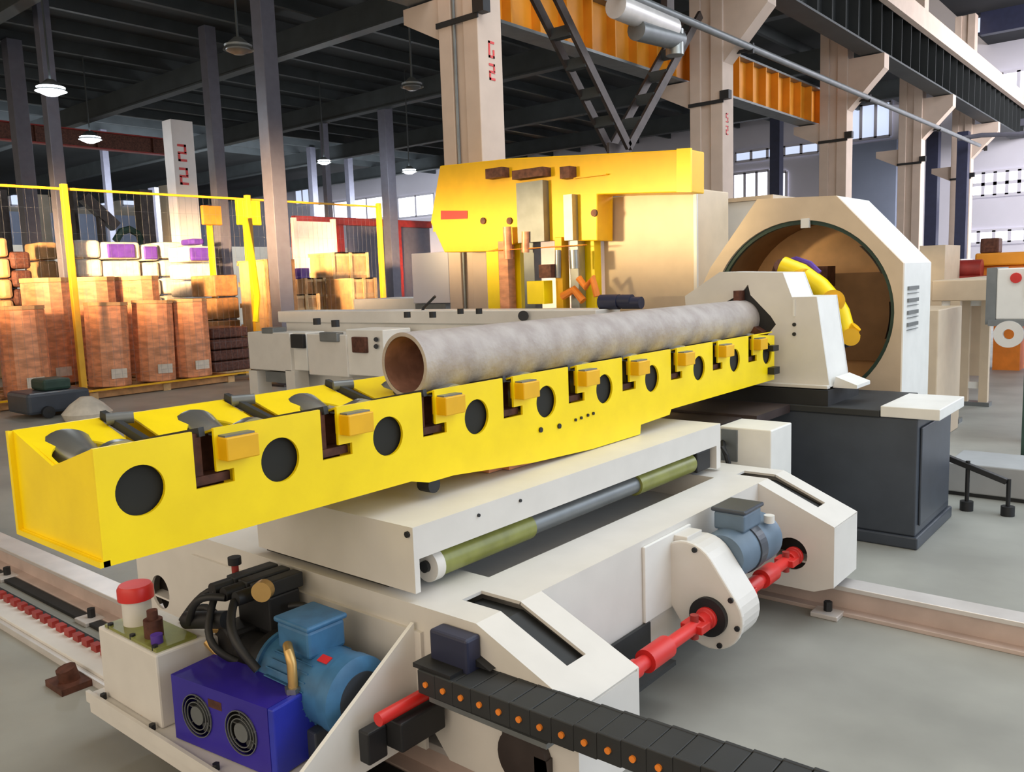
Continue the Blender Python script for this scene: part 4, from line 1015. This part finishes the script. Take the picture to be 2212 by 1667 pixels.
# ================================================================= drum store
DX = -15.35
def pallet(x, y, lx, ly, label):
    t = T('wooden_pallet', label, 'pallet', (x, y, 0), 'pallets under the orange drums')
    for k in range(5):
        yy = y - ly / 2 + ly * k / 4
        t.part('deck_board', MB().box(x - lx / 2, x + lx / 2, yy - .06, yy + .06, .12, .145), 'wood')
    for k in (-1, 0, 1):
        t.part('bearer', MB().box(x + k * (lx / 2 - .06) - .05, x + k * (lx / 2 - .06) + .05, y - ly / 2, y + ly / 2, .02, .12), 'wood')
    for k in (-1, 0, 1):
        t.part('block', MB().box(x - lx / 2, x + lx / 2, y + k * (ly / 2 - .08) - .07, y + k * (ly / 2 - .08) + .07, 0, .12), 'wood_pale')
    return t
def drum(x, y, z0, h, r, label, tilt=0.0, group='orange wrapped drums on the pallets'):
    t = T('wrapped_drum', label, 'drum', (x, y, z0), group)
    pr = circ(x, y, r, 12)
    pts = circ(x, y, r, 12, PI / 12, 2 * PI + PI / 12)
    t.part('drum_body', MB().prism(pts[:12], z0, z0 + h * .96, 'z'), 'copper_wrap', .02)
    t.part('drum_lid', MB().prism([(x + (p[0] - x) * 1.02, y + (p[1] - y) * 1.02) for p in pts[:12]], z0 + h * .96, z0 + h, 'z'), 'carton')
    t.part('lower_label', MB().box(x + r - .01, x + r + .005, y - .14, y + .14, z0 + .15, z0 + .32), 'bag_white')
    if tilt: t.o.rotation_euler = (tilt, 0, 0)
    return t
pallet(DX, 4.4, 1.3, 1.9, 'wooden pallet at the left picture edge under two wrapped drums')
pallet(DX, 7.75, 1.3, 2.8, 'long wooden pallet under three wrapped drums right of the near fence post')
dn = ['wrapped orange drum cut by the left picture edge', 'wrapped orange drum just left of the near fence post', 'slightly leaning wrapped orange drum just right of the near fence post', 'middle wrapped orange drum of the three on the long pallet', 'wrapped orange drum at the right end of the long pallet']
for i, (y, tl) in enumerate(((4.63, 0), (5.62, 0), (7.0, -.03), (7.86, -.035), (8.62, 0))):
    drum(DX + .05, y, .145, 1.5, .36, dn[i], tl)
for i, y in enumerate((5.0, 6.6, 7.5, 8.4, 9.2)):
    pass
pallet(-16.9, 7.1, 1.3, 4.0, 'long wooden pallet of the second row hidden behind the front drums')
for i, y in enumerate((5.1, 6.7, 7.55, 8.45)):
    drum(-16.9, y, .145, 1.98 if i else 1.9, .42, ['light orange drum of the rear row left of the near fence post', 'rear row orange drum just right of the near fence post', 'rear row orange drum between two front drums', 'rear row orange drum above the right end of the long pallet'][i], 0, 'orange drums of the rear row')
# stacked bag pallets and shelf beyond
for i, (px0, px1, pyt, pyb, x, m, lab) in enumerate((
        (165, 222, 515, 600, -20, 'bag_white', 'leftmost stack of white bags behind the drums'), (222, 305, 520, 600, -20, 'bag_white', 'stack of white bags with violet print behind the drums'),
        (308, 345, 525, 600, -20, 'bag_white', 'narrow stack of white bags between two wider stacks'), (348, 398, 520, 600, -20, 'bag_white', 'stack of white bags left of the pale concrete column'),
        (402, 470, 528, 590, -18.7, 'bag_white', 'stack of white bags with a violet bundle on top'), (0, 22, 510, 640, -20, 'carton', 'brown carton stack at the left picture edge'),
        (24, 70, 540, 620, -20, 'rust_dark', 'dark red-brown stack left of the farthest left column'), (90, 130, 520, 640, -21.5, 'carton', 'brown stack between the two leftmost columns'))):
    a = at(px0, pyb, x=x); b = at(px1, pyt, x=x)
    t = T('bag_stack', lab, 'stack', (x - .6, (a.y + b.y) / 2, 0), 'stacks of bags behind the drums')
    n_ = 7; zt = b.z
    for k in range(n_):
        z = zt * k / n_
        j = random.uniform(-.04, .04)
        t.part('bag_layer', MB().box(x - .9, x + j, a.y + .05, b.y - .05, z, z + zt / n_ * .92), m, .07)
    if i in (1, 2, 4):
        w_ = b.y - a.y
        t.part('violet_print', MB().box(x - .02, x + .07, a.y + w_ * .15, b.y - w_ * .2, zt * (6 / n_) + .03, zt - .08), 'violet', .03, label='violet print')
    if i == 4: t.part('violet_bundle', MB().box(x - .6, x - .05, a.y + .25, b.y - .3, zt, zt + .14), 'violet', .05)
# dark machines and frames in the haze behind
for i, (px0, px1, pyt, x, m, lab) in enumerate(((15, 35, 410, -30, 'dark_steel', 'dark upright frame far behind the fence near the left edge'), (88, 122, 420, -28, 'wall_brown', 'brown upright machine far behind between the left columns'),
        (175, 182, 405, -30, 'dark_steel', 'thin dark upright far behind the leftmost bag stack'), (318, 345, 410, -30, 'dark_steel', 'dark brown upright cabinet far behind the bag stacks'),
        (350, 372, 405, -32, 'column_grey', 'grey upright panel far behind left of the pale concrete column'), (376, 398, 400, -26, 'wall_brown', 'brown upright cabinet directly left of the pale concrete column'))):
    a = at(px0, 600, x=x); b = at(px1, 600, x=x)
    one('far_upright', MB().box(x - .5, x, a.y, b.y, 0, at(px0, pyt, x=x).z), m, lab, 'cabinet')
q_ = at(215, 457, x=-29)
one('far_ramp', MB().bar(at(180, 425, x=-29), at(250, 490, x=-29), .3, .35).box(-29.1, -28.9, q_.y - .1, q_.y + .1, 0, q_.z), 'dark_steel', 'dark slanting conveyor far behind above the bag stacks', 'conveyor')
one('far_arch_rack', MB().tube([at(250, 520, x=-27), at(262, 500, x=-27), at(280, 495, x=-27), at(298, 505, x=-27), at(305, 520, x=-27)], .12, 8).box(-27.1, -26.9, at(252, 520, x=-27).y, at(256, 520, x=-27).y, 0, at(252, 518, x=-27).z).box(-27.1, -26.9, at(301, 520, x=-27).y, at(305, 520, x=-27).y, 0, at(305, 518, x=-27).z), 'green_dark', 'small dark arched rack above the bags with violet print', 'rack')
one('low_far_wall', MB().box(-40, -39.7, -3, 36, 0, 4.0), 'wall_brown', 'long low brown partition far behind the bag stacks', 'partition')
# wood shavings / wrapped pallets near second post
for i, (px0, px1, pyt, x, m, lab) in enumerate(((470, 520, 590, -17.2, 'wood', 'tall brown wrapped pallet load left of the second fence post'), (455, 535, 705, -15.6, 'rust_dark', 'low dark brown crate in front of the tall brown pallet load'))):
    a = at(px0, 700, x=x); b = at(px1, 700, x=x)
    t = T('pallet_load', lab, 'pallet load', (x - .5, (a.y + b.y) / 2, 0))
    zt = at((px0 + px1) / 2, pyt, x=x).z
    for k in range(4): t.part('load_layer', MB().box(x - 1.0, x, a.y, b.y, .12 + (zt - .12) * k / 4, .12 + (zt - .12) * (k + .93) / 4), m, .03)
    t.part('pallet_base', MB().box(x - 1.0, x, a.y, b.y, .08, .12).box(x - 1, x, a.y, a.y + .12, 0, .08).box(x - 1, x, b.y - .12, b.y, 0, .08), 'wood_pale')
for i, (px0, px1, pyt, pyb, x, m, lab) in enumerate(((575, 640, 560, 700, -15.5, 'wood', 'brown wooden case behind the widest grey column'), (632, 690, 635, 690, -16, 'wood_pale', 'low pale wooden crate left of the slatted crates'),
        (660, 705, 600, 640, -17.5, 'wood_pale', 'pale crate carrying a violet box'), (722, 800, 545, 660, -18, 'wood_pale', 'tall slatted orange-brown crate stack behind the bench'),
        (760, 815, 600, 660, -16.3, 'wood_pale', 'slatted pale crate in front of the tall crate stack'))):
    a = at(px0, 650, x=x); b = at(px1, 650, x=x); zt = at((px0 + px1) / 2, pyt, x=x).z
    t = T('slatted_crate', lab, 'crate', (x - .5, (a.y + b.y) / 2, 0), 'wooden crates behind the benches')
    t.part('crate_core', MB().box(x - .97, x - .03, a.y + .03, b.y - .03, 0, zt - .03), 'carton')
    n_ = 6
    for k in range(n_):
        z = (zt - .1) * k / (n_ - 1)
        t.part('crate_slat', MB().box(x - .03, x, a.y, b.y, z, z + .1).box(x - 1, x - .97, a.y, b.y, z, z + .1), m)
    for y in (a.y, (a.y + b.y) / 2 - .04, b.y - .08): t.part('crate_batten', MB().box(x, x + .03, y, y + .08, 0, zt), m)
    t.part('crate_lid', MB().box(x - 1, x, a.y, b.y, zt - .03, zt), m)
a = at(664, 600, x=-17.2); b = at(692, 612, x=-17.2)
q = at(678, 600, x=-17.9).z
one('violet_box', MB().box(-18.0, -17.6, a.y + .1, b.y, q - .02, q + .25), 'violet', 'violet box lying on the pale crate', 'box', bevel=.02)
wbd = T('white_board', 'large white board in a frame standing among the crates', 'board', (-22, 19, 0))
a = at(648, 600, x=-21); b = at(718, 480, x=-21)
wbd.part('board', MB().box(-21.1, -21, a.y, b.y, a.z, b.z), 'white_paint')
wbd.part('board_frame', MB().box(-21.12, -20.98, a.y - .12, a.y, 0, b.z + .1).box(-21.12, -20.98, b.y, b.y + .12, 0, b.z + .1), 'cream')
rdg = T('red_portal', 'red painted steel portal frame behind the white board', 'portal frame', (-24, 22, 0))
a = at(636, 482, x=-24); b = at(930, 470, x=-24); zz = at(720, 478, x=-24).z
rdg.part('top_beam', MB().box(-24.15, -23.95, a.y, b.y, zz - .12, zz + .14), 'red_dark')
for px in (640, 735, 860): 
    y = at(px, 500, x=-24).y; rdg.part('upright', MB().box(-24.15, -23.95, y - .12, y + .12, 0, zz - .1), 'red_dark')
rdg.part('grey_curtain', MB().box(-24.1, -24.05, at(752, 500, x=-24).y, at(930, 500, x=-24).y, 0, zz - .12), 'column_grey')
# things on the floor in front of the fence
t = T('waste_bag_heap', 'dark floor cleaning machine in front of the left drums', 'machine', at(115, 885, z=0))
p_ = at(115, 895, z=0)
t.part('machine_body', MB().box(p_.x - .5, p_.x + .3, p_.y - .45, p_.y + .45, .06, .38), 'anthracite', .05)
t.part('machine_top', MB().box(p_.x - .35, p_.x + .15, p_.y - .15, p_.y + .25, .38, .55), 'green_dark', .04)
t.part('machine_wheel', MB().cyl((p_.x + .32, p_.y - .2, .09), (p_.x + .38, p_.y - .2, .09), .09, n=16).cyl((p_.x + .32, p_.y + .2, .09), (p_.x + .38, p_.y + .2, .09), .09, n=16), 'black')
t.o.name = 'cleaning_machine'
p_ = at(190, 905, z=0)
one('white_sack', MB().lathe((p_.x, p_.y, 0), (p_.x, p_.y, .33), [(0, .30), (.3, .34), (.7, .22), (1, .08)], 14), 'bag_white', 'crumpled white sack on the floor below the near fence post', 'sack')
